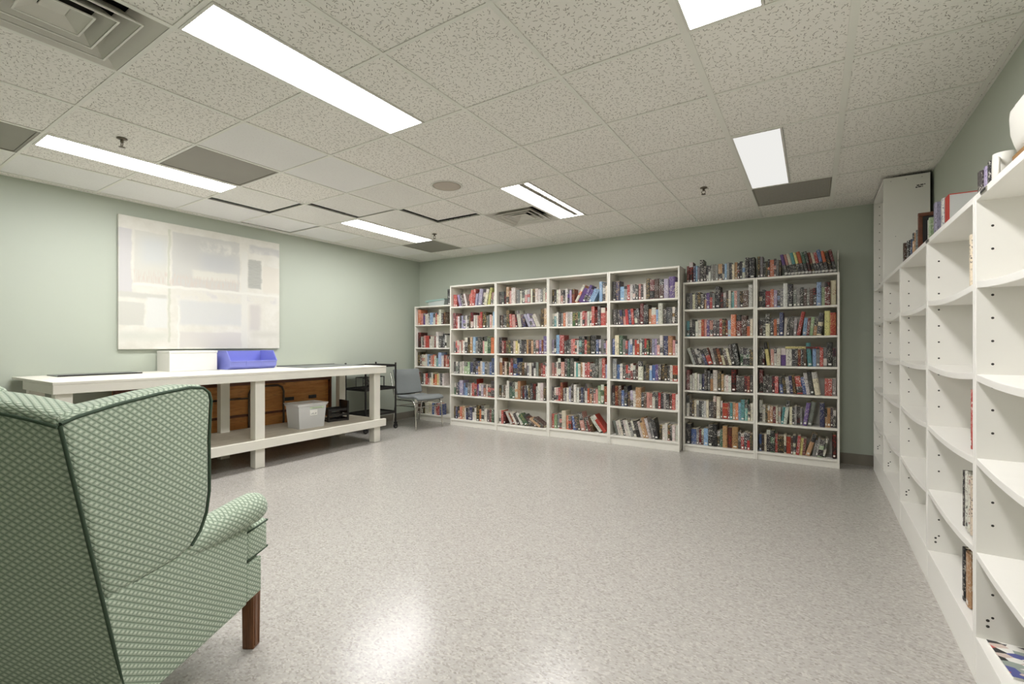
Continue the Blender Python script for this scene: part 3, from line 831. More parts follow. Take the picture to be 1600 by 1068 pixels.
# objects on top of the right shelving
t = thing('picture_frame', 'dark brown picture frame standing on top of the right shelving', 'frame', (0.545, 3.80, ZT))
MB().box(0, 0.20, 0, 0.018, 0, 0.022).box(0, 0.20, 0, 0.018, 0.273, 0.295).box(0, 0.022, 0, 0.018, 0.022, 0.273).box(0.178, 0.20, 0, 0.018, 0.022, 0.273).build('moulding', M['darkwood'], t, bevel=0.003)
MB().box(0.022, 0.178, 0.008, 0.016, 0.022, 0.273).build('backing', M['black'], t)
t = thing('ring_binder', 'red and silver ring binder standing on top of the right shelving', 'binder', (0.555, 3.155, ZT))
red = simple('red_binder', (190, 60, 50), 0.4); silv = simple('silver_cover', (198, 198, 194), 0.35)
MB().box(0, 0.004, -0.075, 0.0, 0, 0.215).build('spine', red, t)
MB().box(0.004, 0.20, -0.003, 0.0, 0, 0.215).build('cover', red, t)
MB().box(0.004, 0.20, -0.075, -0.072, 0, 0.212).build('cover', silv, t)
MB().box(0.004, 0.2, -0.0765, -0.07, 0.212, 0.216).build('cover_edge', red, t)
MB().box(0.012, 0.19, -0.068, -0.008, 0.004, 0.205).build('paper_block', M['paper'], t)
t = thing('plastic_jug', 'small white plastic jug on top of the right shelving', 'jug', (0.555, 2.285, ZT)); t.scale = (0.75, 0.75, 1.1)
MB().lathe([(0.036, 0), (0.04, 0.008), (0.041, 0.10), (0.039, 0.13), (0.036, 0.13), (0.036, 0.02), (0, 0.02)], 20).build('body', M['enamel'], t)
MB().tube([(-0.03, -0.036, 0.11), (-0.035, -0.066, 0.105), (-0.035, -0.068, 0.05), (-0.03, -0.036, 0.035)], 0.007, 8).build('handle', M['enamel'], t)
t = thing('cardboard_box', 'flat brown cardboard box under the white bin on the shelving', 'box', (0.65, 2.04, ZT))
cb = simple('brown_cardboard', (140, 104, 62), 0.8)
MB().box(-0.10, 0.10, -0.15, 0.15, 0, 0.10).build('body', cb, t, bevel=0.002)
MB().box(-0.11, 0.11, -0.02, 0.02, 0.1, 0.1008).build('tape', M['paper'], t)
t = thing('white_bin', 'rounded white plastic bin on top of the nearest right shelving', 'bin', (0.64, 2.045, ZT+0.101))
pts = []
for a in range(24):
    ca, sa = math.cos(2*PI*a/24), math.sin(2*PI*a/24)
    pts.append((math.copysign(abs(ca)**0.3, ca), math.copysign(abs(sa)**0.3, sa)))
def squircle(levels, sx, sy):
    m = MB(); v = []
    for s_, z in levels: v += [(p*sx*s_, q*sy*s_, z) for p, q in pts]
    f = []; n = 24
    for i in range(len(levels)-1):
        for a in range(n): f.append((i*n+a, i*n+(a+1) % n, (i+1)*n+(a+1) % n, (i+1)*n+a))
    f += [tuple(range(n))[::-1], tuple((len(levels)-1)*n+a for a in range(n))]
    return m.add(v, f, 0, True)
squircle([(0.86, 0), (0.92, 0.025), (0.98, 0.06), (1.0, 0.11), (0.99, 0.132), (0.95, 0.138)], 0.108, 0.145).build('body', M['enamel'], t)
squircle([(0.98, 0.138), (1.0, 0.141), (0.99, 0.146), (0.9, 0.149)], 0.10, 0.13).build('lid', M['enamel'], t)
for y, lb in ((3.03, 'small dark clip on the shelving edge below the red binder'), (2.13, 'small dark clip on the shelving edge near the white bin')):
    t = thing('label_clip', lb, 'clip', (0.471, y, 1.67), 0, 'label clips on the shelving edge')
    MB().box(-0.003, 0.0, -0.03, 0.03, -0.007, 0.007).build('clip_plate', M['metal_grey'], t)
    MB().box(-0.0045, -0.003, -0.027, 0.027, -0.004, 0.004).build('label_insert', M['black'], t)
# things on the short corner bookcase
t = thing('plastic_tray', 'flat pale teal plastic tray lid on the short corner bookcase', 'tray', (-4.86, 5.47, 1.7575))
MB().prism([(-0.19, 0.055), (-0.20, 0.075), (-0.14, 0.09), (0.19, 0.10), (0.19, 0.085), (-0.1, 0.06)], -0.08, 0.08, 'y').build('lid', M['teal'], t)
MB().prism([(-0.12, 0.0), (0.17, 0.0), (0.19, 0.085), (-0.15, 0.07)], -0.07, 0.07, 'y').build('tub', mat_clear('frosted_tub', (210, 218, 212), 0.7), t)
one_book('k', 0.075, 0.235, 0.17, (-4.62, 5.40, 1.7575), 0, 'thick black box file beside the teal tray on corner bookcase', 'files on the corner bookcase')

# ------------------------------------------------------------------ painting
def mat_painting():
    k = NT('abstract_painting'); s = k.sep(k.obj())          # object space: y along wall, z up
    W, H = 1.55, 1.25
    u0 = k.math('ADD', k.math('MULTIPLY', s[1], 1/W), 0.5); v0 = k.math('SUBTRACT', 0.5, k.math('MULTIPLY', s[2], 1/H))
    o = k.obj()
    n = k.noise(o, 9.0, 4.0, 0.6); n2 = k.noise(k.scaled(o, (1, 5, 40)), 3.0, 3.0); n3 = k.noise(k.scaled(o, (1, 40, 4)), 3.0, 3.0)
    u = k.math('ADD', u0, k.math('MULTIPLY', k.math('SUBTRACT', n, 0.5), 0.03)); v = k.math('ADD', v0, k.math('MULTIPLY', k.math('SUBTRACT', k.noise(o, 7.0, 4.0), 0.5), 0.035))
    col = k.mix(k.ss(n, 0.3, 0.7), lin((224, 221, 208)), lin((236, 234, 224)))
    def rect(col, a, b, c, d, rgb, soft=0.006, op=1.0, brush=None):
        m = k.math('MULTIPLY', k.ss(u, a-soft, a+soft), k.math('SUBTRACT', 1.0, k.ss(u, b-soft, b+soft)))
        m = k.math('MULTIPLY', m, k.math('MULTIPLY', k.ss(v, c-soft, c+soft), k.math('SUBTRACT', 1.0, k.ss(v, d-soft, d+soft))))
        m = k.math('MULTIPLY', m, op)
        if brush is not None: m = k.math('MULTIPLY', m, k.ss(brush, 0.42, 0.62))
        return k.mix(m, col, lin(rgb))
    for r in [(0.0, 0.065, 0.10, 0.58, (206, 204, 206)), (0.08, 0.25, 0.10, 0.49, (216, 215, 204)), (0.11, 0.25, 0.14, 0.34, (206, 212, 214), 0.05, 0.8),
              (0.28, 0.70, 0.06, 0.50, (204, 204, 198)), (0.3, 0.66, 0.10, 0.30, (192, 193, 190), 0.06, 0.7), (0.45, 0.68, 0.20, 0.34, (186, 190, 194), 0.05, 0.8),
              (0.40, 0.69, 0.345, 0.42, (228, 226, 214), 0.012, 0.9), (0.77, 1.0, 0.06, 0.13, (198, 198, 196), 0.012), (0.76, 0.86, 0.19, 0.45, (166, 168, 160), 0.008),
              (0.87, 1.0, 0.24, 0.48, (228, 222, 208), 0.01), (0.0, 0.25, 0.57, 0.61, (200, 200, 190), 0.01), (0.0, 0.13, 0.64, 0.82, (204, 204, 194), 0.008),
              (0.14, 0.25, 0.60, 0.83, (226, 228, 224), 0.01), (0.32, 0.72, 0.60, 0.80, (212, 214, 212), 0.02), (0.32, 0.72, 0.86, 0.99, (216, 212, 206), 0.01),
              (0.77, 0.85, 0.60, 0.84, (206, 201, 196), 0.02), (0.78, 0.99, 0.84, 0.9, (216, 214, 202), 0.03), (0.0, 0.25, 0.87, 0.93, (214, 216, 204), 0.03)]:
        col = rect(col, *r)
    col = rect(col, 0.07, 0.70, 0.40, 0.50, (212, 194, 180), 0.02, 0.7, n3)
    col = rect(col, 0.76, 0.86, 0.19, 0.45, (140, 142, 134), 0.008, 0.5, n2)
    col = rect(col, 0.45, 0.98, 0.10, 0.18, (232, 230, 220), 0.03, 0.8, n)
    col = rect(col, 0.30, 0.98, 0.52, 0.58, (206, 204, 204), 0.02, 0.8, n)
    col = rect(col, 0.255, 0.268, 0.05, 0.95, (196, 200, 178), 0.004, 0.8)
    col = rect(col, 0.715, 0.755, 0.13, 1.0, (230, 229, 220), 0.006)
    col = rect(col, 0.07, 1.0, 0.495, 0.515, (238, 237, 228), 0.005)
    col = rect(col, 0.31, 0.32, 0.65, 1.0, (240, 238, 230), 0.003)
    col = k.mix(0.3, col, lin((206, 204, 194)))
    k.l.new(k.mix(0.12, col, lin((150, 150, 142))), k.b.inputs['Base Color']); k.b.inputs['Roughness'].default_value = 0.6
    k.bump(k.noise(o, 40.0, 4.0), 0.25)
    return k.m
t = thing('painting', 'large pale abstract canvas painting on the left wall', 'painting', (XL, 2.455, 1.745))
pm = mat_painting()
MB().box(0.006, 0.034, -0.775, 0.775, -0.625, 0.625).build('canvas', pm, t, bevel=0.002)
MB().box(0.0, 0.006, -0.72, 0.72, -0.57, 0.57).build('stretcher_frame', M['ply'], t)

# ------------------------------------------------------------------ workbench
BX0, BX1, BY0, BY1, BZ = -5.40, -4.36, 1.0, 3.97, 0.907
t = thing('workbench', 'long white painted wooden workbench with lower shelf along the left wall', 'workbench', (0, 0, 0))
MB().box(BX0, BX1, BY0, BY1, BZ-0.02, BZ).build('worktop', M['paintwood'], t, bevel=0.003)
MB().box(BX1-0.04, BX1-0.001, BY0+0.002, BY1-0.002, BZ-0.085, BZ-0.0205).build('apron_rail', M['paintwood'], t, bevel=0.003)
MB().box(BX0+0.3, BX0+0.34, BY0+0.002, BY1-0.002, BZ-0.085, BZ-0.0205).build('apron_rail', M['paintwood'], t, bevel=0.003)
for y in (BY0, BY1-0.04):
    MB().box(BX0+0.34, BX1-0.04, y+0.002, y+0.038, BZ-0.085, BZ-0.0205).build('end_rail', M['paintwood'], t, bevel=0.003)
SX0 = -5.12
for y in (1.07, 2.45, 3.865):
    MB().box(BX1-0.13, BX1-0.041, y-0.046, y+0.046, 0, BZ-0.0855 if False else BZ-0.0205).build('leg', M['paintwood'], t, bevel=0.004)
    MB().box(SX0, SX0+0.075, y-0.045, y+0.045, 0, BZ-0.0205).build('leg', M['paintwood'], t, bevel=0.004)
MB().box(SX0-0.01, BX1-0.041, BY0+0.05, BY1-0.03, 0.25, 0.268).build('lower_shelf', M['ply'], t, bevel=0.002)
MB().box(BX1-0.04, BX1-0.001, BY0+0.002, BY1-0.002, 0.185, 0.27).build('shelf_rail', M['paintwood'], t, bevel=0.003)
MB().box(SX0-0.04, SX0-0.011, BY0+0.05, BY1-0.03, 0.185, 0.262).build('shelf_rail', M['paintwood'], t, bevel=0.003)

# folded tables stored behind the workbench
def folded_table(x, y0, y1, label):
    t = thing('folding_table', label, 'table', (x, 0, 0), 0, 'folded tables behind the workbench')
    H = 0.765
    MB().box(-0.09, -0.07, y0, y1, 0.0, H).build('tabletop', M['pine'], t, bevel=0.003)
    for a in (0.0, H-0.045):
        MB().box(-0.07, -0.025, y0, y1, a, a+0.04).build('apron', M['darkwood'], t, bevel=0.002)
    for y in (y0, y1-0.022):
        MB().box(-0.07, -0.025, y, y+0.022, 0.0401, H-0.0451).build('apron', M['darkwood'], t, bevel=0.002)
    for ya, yb_, br in ((y1-1.045, y1-0.645, -0.42), (y0+0.30, y0+0.68, 0.42)):
        path = [(-0.035, ya, 0.06), (-0.035, ya, 0.62), (-0.035, ya+0.02, 0.67), (-0.035, ya+0.07, 0.695), (-0.035, yb_-0.07, 0.695), (-0.035, yb_-0.02, 0.67), (-0.035, yb_, 0.62), (-0.035, yb_, 0.06)]
        MB().tube(path, 0.012, 8).build('folding_leg', M['steel'], t)
        e = ya if br < 0 else yb_
        MB().tube([(-0.035, e, 0.575), (-0.045, e+br, 0.58)], 0.009, 6).build('brace', M['steel'], t)
    MB().box(-0.068, -0.05, y0+0.05, y1-0.05, 0.375, 0.40).build('stretcher', M['darkwood'], t)
    MB().box(-0.068, -0.056, y1-0.62, y1-0.5, 0.5, 0.54).build('bracket', M['black'], t)
    MB().box(-0.068, -0.056, y1-0.30, y1-0.2, 0.5, 0.54).build('bracket', M['black'], t)
folded_table(-5.19, 1.60, 3.83, 'brown wooden folding table standing on edge behind the workbench shelf')

# things on the workbench
t = thing('grey_board', 'thin dark grey board lying on the left end of the workbench', 'board', (-5.20, 1.47, BZ+0.0005))
MB().box(-0.14, 0.14, -0.28, 0.28, 0, 0.008).build('panel', M['mat'], t, bevel=0.002)
MB().box(0.14, 0.146, -0.28, 0.28, 0, 0.011).build('edge_strip', M['black'], t)
t = thing('grey_board', 'dark grey board lying on the right end of the workbench', 'board', (-4.98, 3.52, BZ+0.0005))
MB().box(-0.28, 0.3, -0.40, 0.38, 0, 0.006).build('panel', M['mat'], t, bevel=0.002)
MB().box(-0.28, -0.274, -0.40, 0.38, 0.006, 0.011).build('edge_strip', M['black'], t)
t = thing('white_box', 'plain white corrugated box on the workbench beside the blue bin', 'box', (-5.235, 2.20, BZ+0.0005))
cw = simple('white_carton', (226, 225, 218), 0.6, var=0.02, nscale=20)
MB().box(-0.15, 0.12, -0.215, 0.205, 0, 0.19).build('body', cw, t, bevel=0.004)
MB().box(-0.15, 0.1215, -0.217, -0.212, 0.0, 0.19).build('corner_strip', cw, t)
MB().box(-0.154, 0.124, -0.219, 0.209, 0.175, 0.197).build('lid', cw, t, bevel=0.003)
# blue stacking bin, open front facing +x
t = thing('storage_bin', 'periwinkle blue plastic open-fronted stacking bin on the workbench', 'bin', (-5.14, 2.71, BZ+0.0005))
W2 = 0.245
side = [(-0.16, 0.0), (0.11, 0.0), (0.15, 0.03), (0.165, 0.085), (0.09, 0.19), (-0.16, 0.19)]
for sgn in (-1, 1):
    m = MB(); v = []
    for th in (0, 1):
        for x, z in side: v.append((x, sgn*(W2 - 0.005*th), z))
    n = len(side)
    f = [tuple(range(n))[::sgn], tuple(range(n, 2*n))[::-sgn]] + [((a, (a+1) % n, n+(a+1) % n, n+a) if sgn < 0 else (a, n+a, n+(a+1) % n, (a+1) % n)) for a in range(n)]
    m.add(v, f).build('side_wall', M['blue'], t)
    MB().tube([(0.165, sgn*W2, 0.085), (0.09, sgn*W2, 0.19), (-0.16, sgn*W2, 0.19)], 0.005, 6).build('rim', M['blue'], t)
MB().box(-0.16, 0.11, -W2+0.005, W2-0.005, 0, 0.005).build('floor_panel', M['blue'], t)
MB().box(-0.16, -0.155, -W2+0.005, W2-0.005, 0.005, 0.19).build('rear_wall', M['blue'], t)
MB().prism([(0.11, 0.0), (0.15, 0.03), (0.165, 0.085), (0.160, 0.087), (0.145, 0.033), (0.108, 0.005)], -W2+0.005, W2-0.005, 'y').build('front_lip', M['blue'], t)
for y in (-0.08, 0.08): MB().prism([(0.145, 0.03), (0.152, 0.03), (0.168, 0.086), (0.160, 0.086)], y-0.003, y+0.003, 'y').build('lip_rib', M['blue'], t)
MB().box(0.163, 0.168, -W2+0.005, W2-0.005, 0.082, 0.09).build('lip_rim', M['blue'], t)

# things on the lower shelf
t = thing('storage_tote', 'cloudy clear plastic tote with paper label on the lower workbench shelf', 'tote', (-4.66, 3.10, 0.2685), -0.05)
def tote_wall(a, b):
    m = MB(); v = []
    for z, s_ in ((0, 0.86), (0.235, 0.97), (0.24, 1.04), (0.262, 1.05)):
        v.append((a[0]*s_, a[1]*s_, z)); v.append((b[0]*s_, b[1]*s_, z))
    m.add(v, [(i*2, i*2+1, i*2+3, i*2+2) for i in range(3)]); return m
cs = [(-0.2, -0.15), (0.2, -0.15), (0.2, 0.15), (-0.2, 0.15)]
cs = [(-0.13, -0.165), (0.13, -0.165), (0.13, 0.165), (-0.13, 0.165)]
m = MB()
for a in range(4):
    w = tote_wall(cs[a], cs[(a+1) % 4]); m.add(w.v, w.f)
m.add([(p[0]*0.86, p[1]*0.86, 0.001) for p in cs], [(0, 1, 2, 3)])
o = m.build('tub', M['clear'], t)
sd = o.modifiers.new('thick', 'SOLIDIFY'); sd.thickness = 0.003
rim = [(p[0]*1.06, p[1]*1.06, 0.262) for p in cs]
MB().tube(rim, 0.006, 6, closed=True).build('rim', M['clear'], t)
MB().box(0.124, 0.1255, -0.03, 0.055, 0.135, 0.195).build('label', M['paper'], t)
MB().box(0.1275, 0.129, -0.03, 0.13, 0.207, 0.225).build('tape_strip', M['papergreen'], t)
k = MB()
for q in range(6): k.box(0.1256, 0.1262, -0.02+q*0.011, -0.013+q*0.011, 0.148, 0.152+0.006*(q % 3)).box(0.1291, 0.1296, 0.0+q*0.018, 0.01+q*0.018, 0.212, 0.219)
o = k.build('writing', M['mat'], t); o['kind'] = 'stuff'
t = thing('black_crate', 'small black slatted plastic crate beside the clear tote', 'crate', (-4.78, 3.56, 0.2685), -0.2)
H = 0.20
for sx in (-0.10, 0.09):
    for z in (0.0, 0.06, 0.12): MB().box(sx, sx+0.01, -0.12, 0.11, z, z+0.026).build('slat', M['blackpl'], t)
for y in (-0.13, 0.11):
    MB().box(-0.10, 0.10, y, y+0.012, 0.0, 0.03).box(-0.10, 0.10, y, y+0.012, 0.075, 0.10).box(-0.10, -0.065, y, y+0.012, 0.03, 0.075).box(0.065, 0.10, y, y+0.012, 0.03, 0.075).box(-0.10, 0.10, y, y+0.012, 0.1, 0.15 if y < 0 else 0.23).build('end_panel', M['blackpl'], t)
MB().box(-0.09, 0.09, -0.118, 0.11, 0.0, 0.006).build('base_plate', M['blackpl'], t)
for y in (-0.13, 0.10):
    for x in (-0.105, 0.095): MB().box(x, x+0.012, y-0.002, y+0.014, 0, 0.15 if y < 0 else 0.23).build('corner_post', M['blackpl'], t)

# ------------------------------------------------------------------ black cart
t = thing('utility_cart', 'black metal three-shelf cart on castors beside the workbench', 'cart', (-5.10, 4.37, 0))
cx, cy = 0.20, 0.26
for sx in (-1, 1):
    for sy in (-1, 1):
        m = MB(); m.tube([(sx*cx, sy*cy, 0.085), (sx*cx, sy*cy, 0.905)], 0.0115, 10)
        for q in range(31): m.tube([(sx*cx, sy*cy, 0.12+q*0.025), (sx*cx, sy*cy, 0.126+q*0.025)], 0.0135, 8)
        p = m.build('post', M['black'], t)
        MB().lathe([(0.014, 0.905), (0.014, 0.913), (0.006, 0.918)], 10, c=(sx*cx, sy*cy, 0)).build('finial', M['black'], p)
        c = MB().box(sx*cx-0.014, sx*cx-0.010, sy*cy-0.018, sy*cy+0.018, 0.03, 0.085).box(sx*cx+0.010, sx*cx+0.014, sy*cy-0.018, sy*cy+0.018, 0.03, 0.085).box(sx*cx-0.014, sx*cx+0.014, sy*cy-0.018, sy*cy+0.018, 0.08, 0.09).build('castor', M['castor'], t)
        w = MB().lathe([(0.012, -0.0095), (0.034, -0.0095), (0.036, -0.006), (0.036, 0.006), (0.034, 0.0095), (0.012, 0.0095)], 18)
        w.v = [(sx*cx+v[2], sy*cy+v[1], 0.036+v[0]) for v in w.v]; w.build('wheel', M['castor'], c)
        hb = MB().lathe([(0.0, -0.0115), (0.016, -0.0115), (0.016, 0.0115), (0.0, 0.0115)], 12); hb.v = [(sx*cx+v[2], sy*cy+v[1], 0.036+v[0]) for v in hb.v]; hb.build('hub', M['chrome'], c)
for z in (0.235, 0.572, 0.88):
    m = MB()
    m.box(-cx, cx, -cy-0.004, -cy+0.004, z-0.02, z+0.012).box(-cx, cx, cy-0.004, cy+0.004, z-0.02, z+0.012).box(-cx-0.004, -cx+0.004, -cy, cy, z-0.02, z+0.012).box(cx-0.004, cx+0.004, -cy, cy, z-0.02, z+0.012)
    sh = m.build('shelf_frame', M['black'], t)
    MB().box(-cx+0.004, cx-0.004, -cy+0.004, cy-0.004, z-0.006, z-0.002).build('shelf_sheet', M['black'], sh)
t = thing('wire_organiser', 'black open-framed organiser with spokes on the cart middle shelf', 'organiser', (-5.08, 4.32, 0.5705))
def barframe(y0, y1, z0, z1, x, r=0.006): return MB().tube([(x, y0, z0), (x, y1, z0), (x, y1, z1), (x, y0, z1)], r, 6, closed=True)
for x in (-0.06, 0.08):
    barframe(-0.17, 0.02, 0.007, 0.155, x).build('side_frame', M['black'], t)
    barframe(0.06, 0.19, 0.007, 0.155, x, 0.009).build('side_frame', M['black'], t)
for a, b, r in (((-0.06, -0.17, 0.155), (0.08, -0.17, 0.155), 0.005), ((-0.06, 0.19, 0.155), (0.08, 0.19, 0.155), 0.005), ((-0.06, 0.19, 0.007), (0.08, 0.19, 0.007), 0.005),
                ((-0.06, -0.17, 0.007), (0.08, -0.17, 0.007), 0.005), ((0.08, 0.02, 0.15), (0.08, 0.06, 0.15), 0.006), ((0.08, 0.02, 0.01), (0.08, 0.06, 0.01), 0.006)):
    MB().tube([a, b], r, 6).build('cross_bar', M['black'], t)
for y, z in ((-0.17, 0.155), (-0.17, 0.08), (-0.17, 0.007), (0.02, 0.155), (0.02, 0.08), (0.02, 0.007), (-0.12, 0.155), (-0.12, 0.007)):
    MB().tube([(0.08, -0.045, 0.08), (0.08, y, z)], 0.0035, 6).build('spoke', M['black'], t)
MB().box(0.07, 0.088, -0.06, -0.03, 0.005, 0.158).build('centre_block', M['black'], t)

# ------------------------------------------------------------------ grey chair
t = thing('side_chair', 'grey upholstered chair with chrome legs by the short bookcase', 'chair', (-4.70, 4.88, 0), math.radians(-8))
# local: +x forward, y lateral
def pad(path_xz, y0, y1, th, curve=0.0):
    m = MB(); v = []; n = len(path_xz); ny = 6
    for top in (1, 0):
        for i, (x, z) in enumerate(path_xz):
            a = path_xz[max(0, i-1)]; b = path_xz[min(n-1, i+1)]; L = math.hypot(b[0]-a[0], b[1]-a[1]); nx, nz = -(b[1]-a[1])/L, (b[0]-a[0])/L
            for j in range(ny+1):
                t_ = j/ny; c = curve*((2*t_-1)**2)
                v.append((x+nx*th*top + nx*c, y0+(y1-y0)*t_, z+nz*th*top + nz*c))
    f = []; S = n*(ny+1)
    for i in range(n-1):
        for j in range(ny):
            a = i*(ny+1)+j; b = a+ny+1
            f.append((a, b, b+1, a+1)); f.append((S+a, S+a+1, S+b+1, S+b))
    for i in range(n-1):
        a = i*(ny+1); b = a+ny+1; f.append((a, S+a, S+b, b)); a += ny; b += ny; f.append((a, b, S+b, S+a))
    for j in range(ny):
        a = j; f.append((a, a+1, S+a+1, S+a)); a = (n-1)*(ny+1)+j; f.append((a, S+a, S+a+1, a+1))
    return m.add(v, f, 0, True)
pad([(-0.20, 0.415), (-0.1, 0.405), (0.05, 0.41), (0.17, 0.425), (0.23, 0.415), (0.25, 0.395)], -0.225, 0.225, 0.035, 0.008).build('seat', M['greyfab'], t, bevel=0.008)
pad([(-0.34, 0.80), (-0.315, 0.70), (-0.29, 0.60), (-0.265, 0.50), (-0.25, 0.455)], -0.22, 0.22, 0.03, 0.03).build('backrest', M['greyfab'], t, bevel=0.008)
MB().tube([(-0.255, -0.215, 0.462), (-0.235, 0, 0.455), (-0.255, 0.215, 0.462)], 0.009, 8).build('back_trim', M['black'], t)
for sy in (-1, 1):
    y = sy*0.232
    MB().tube([(0.235, y, 0.0), (0.215, y, 0.30), (0.205, y, 0.36), (0.175, y, 0.392), (0.12, y, 0.40), (-0.2, y, 0.395)], 0.0105, 8).build('leg', M['chrome'], t)
    MB().tube([(-0.30, y, 0.0), (-0.235, y, 0.28), (-0.22, y, 0.38), (-0.255, y, 0.47), (-0.31, y, 0.64), (-0.345, y, 0.77)], 0.0105, 8).build('leg', M['chrome'], t)
MB().tube([(0.214, -0.232, 0.31), (0.214, 0.232, 0.31)], 0.007, 6).build('stretcher', M['chrome'], t)
MB().tube([(-0.24, -0.232, 0.30), (-0.24, 0.232, 0.30)], 0.007, 6).build('stretcher', M['chrome'], t)
MB().tube([(0.214, -0.232, 0.325), (-0.236, -0.232, 0.31)], 0.007, 6).build('stretcher', M['chrome'], t)

# ------------------------------------------------------------------ wingback armchair
t = thing('wingback_armchair', 'green scallop-patterned wingback armchair seen from behind in the foreground', 'armchair', (-1.879, 0.451, 0), math.atan2(0.51, 0.86))
FB = M['fabric']
def yb(z): return -0.155 - 0.2356*(z-0.21)
def zt(x): return 1.055 - 0.10*(abs(x)/0.345)**2.2*0.5
# back: grid solid following the lean with arched crest
m = MB(); v = []; NX, NZ = 12, 10
for lay in (0, 1):
    for iz in range(NZ+1):
        for ix in range(NX+1):
            x = -0.345 + 0.69*ix/NX; z = 0.205 + (zt(x)-0.205)*iz/NZ
            y = yb(z) - 0.012*(1-(x/0.345)**2)*math.sin(PI*iz/NZ) if lay == 0 else yb(z) + 0.11 + (0.03*(1-(x/0.345)**2) if iz > 3 else 0)
            v.append((x, y, z))
S = (NX+1)*(NZ+1); f = []
for iz in range(NZ):
    for ix in range(NX):
        a = iz*(NX+1)+ix; b = a+NX+1
        f.append((a, a+1, b+1, b)); f.append((S+a, S+b, S+b+1, S+a+1))
for ix in range(NX):
    a = ix; f.append((a, S+a, S+a+1, a+1)); a = NZ*(NX+1)+ix; f.append((a, a+1, S+a+1, S+a))
for iz in range(NZ):
    a = iz*(NX+1); b = a+NX+1; f.append((a, b, S+b, S+a)); a += NX; b += NX; f.append((a, S+a, S+b, b))
m.add(v, f).build('outer_back', FB, t, bevel=0.028, bseg=4, uv=True, smooth=True)
W_OUT = [(-0.228, 0.53), (-0.12, 0.53), (0.0, 0.53), (0.055, 0.545), (0.092, 0.58), (0.115, 0.63), (0.122, 0.70), (0.116, 0.78), (0.113, 0.86), (0.118, 0.94), (0.122, 0.99),
         (0.112, 1.022), (0.085, 1.04), (0.03, 1.045), (-0.08, 1.038), (-0.20, 1.024), (-0.30, 1.014), (-0.346, 1.01), (-0.31, 0.87), (-0.27, 0.70)]
def flare(y, z): return 0.030*max(0, (y+0.25)/0.37)*(0.4+0.6*min(1, max(0, (z-0.5)/0.3)))
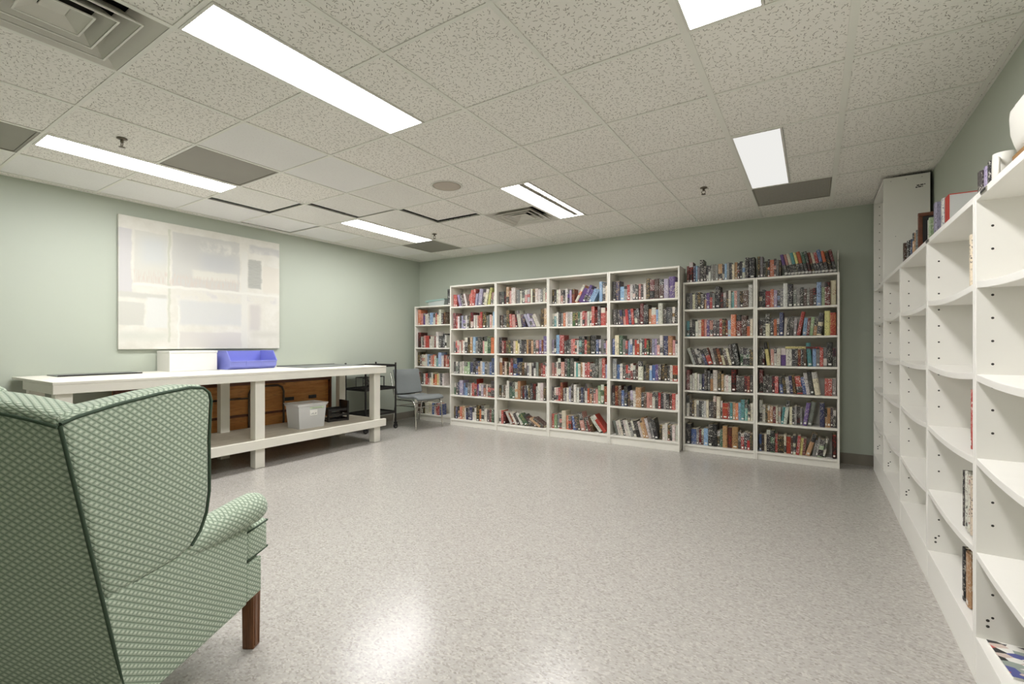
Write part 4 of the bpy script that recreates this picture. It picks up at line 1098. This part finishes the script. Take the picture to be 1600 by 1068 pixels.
for s in (1, -1):
    m = MB()
    m.prism(W_OUT, 0.255, 0.347, 'x', off=flare)
    if s < 0: m.v = [(-x, y, z) for x, y, z in m.v]; m.f = [q[::-1] for q in m.f]
    m.build('wing', FB, t, bevel=0.024, bseg=4, uv=True, smooth=True)
    # outside arm panel
    m = MB(); ou = [(-0.163, 0.205), (0.352, 0.205), (0.358, 0.50), (0.35, 0.535), (-0.10, 0.535), (-0.229, 0.535)]
    m.prism(ou, 0.275, 0.3465, 'x')
    if s < 0: m.v = [(-x, y, z) for x, y, z in m.v]; m.f = [q[::-1] for q in m.f]
    m.build('arm_panel', FB, t, bevel=0.006, bseg=2, uv=True)
    # arm roll
    m = MB(); path = [(0.290, -0.05, 0.520), (0.300, 0.05, 0.530), (0.312, 0.14, 0.540), (0.325, 0.25, 0.546), (0.334, 0.34, 0.549), (0.338, 0.39, 0.549), (0.339, 0.417, 0.548), (0.340, 0.432, 0.547), (0.340, 0.438, 0.547)]
    rr = [0.044, 0.048, 0.051, 0.054, 0.057, 0.057, 0.050, 0.033, 0.008]
    m.tube([(s*p[0], p[1], p[2]) for p in path], rr, 18)
    m.build('arm_roll', FB, t, uv=True)
    P = lambda pts: [(s*a, b, c) for a, b, c in pts]
    MB().tube(P([(0.343, yb(z)-0.0, z) for z in (0.21, 0.35, 0.53, 0.7, 0.85, 0.95, 0.985)]), 0.0042, 6).build('piping', M['piping'], t)
    edge = [(0.345+flare(y, z), y, z) for y, z in [(-0.338, 0.988), (-0.30, 0.998), (-0.2, 1.014), (-0.08, 1.028), (0.03, 1.036), (0.082, 1.03), (0.108, 1.012), (0.116, 0.985), (0.112, 0.94), (0.107, 0.86), (0.110, 0.78), (0.116, 0.70), (0.109, 0.633), (0.087, 0.585), (0.052, 0.551)]]
    MB().tube(P(edge), 0.0045, 6).build('piping', M['piping'], t)
MB().tube([(x, yb(zt(x)-0.024)-0.006, zt(x)-0.024) for x in [(-0.343+0.686*q/14) for q in range(15)]], 0.0042, 6).build('piping', M['piping'], t)
# seat
cus = [(-0.265, -0.12), (0.265, -0.12), (0.265, 0.366), (0.338, 0.368), (0.338, 0.508), (-0.338, 0.508), (-0.338, 0.368), (-0.265, 0.366)]
MB().prism(cus, 0.345, 0.475, 'z').build('seat_cushion', FB, t, bevel=0.018, bseg=3, uv=True, smooth=True)
for z in (0.358, 0.462):
    MB().tube([(a*0.995, b if b < 0.5 else b-0.002, z) for a, b in cus], 0.004, 6, closed=True).build('piping', M['piping'], t)
MB().box(-0.340, 0.340, 0.362, 0.458, 0.205, 0.342).build('seat_rail', FB, t, bevel=0.006, bseg=2, uv=True)
MB().box(-0.275, 0.275, -0.12, 0.36, 0.22, 0.342).build('seat_deck', FB, t, uv=True)
for x, y in ((0.313, 0.434), (-0.313, 0.434)):
    l = MB().taper(x, y, 0, 0.206, 0.044, 0.048).build('leg', M['legwood'], t, bevel=0.003)
    k = MB()
    for dx in (-0.012, 0.012): k.taper(x+dx, y-0.0232, 0.01, 0.2, 0.006, 0.006, 0.003, 0.005).taper(x+0.0232*(1 if x > 0 else -1), y+dx, 0.01, 0.2, 0.003, 0.005, 0.006, 0.006)
    k.build('bead', M['legwood'], l)
for x in (0.29, -0.29):
    MB().add([(x-0.022, -0.22, 0), (x+0.022, -0.22, 0), (x+0.022, -0.175, 0), (x-0.022, -0.175, 0), (x-0.026, -0.14, 0.21), (x+0.026, -0.14, 0.21), (x+0.026, -0.085, 0.21), (x-0.026, -0.085, 0.21)],
             [(3, 2, 1, 0), (4, 5, 6, 7), (0, 1, 5, 4), (1, 2, 6, 5), (2, 3, 7, 6), (3, 0, 4, 7)]).build('leg', M['legwood'], t, bevel=0.003)
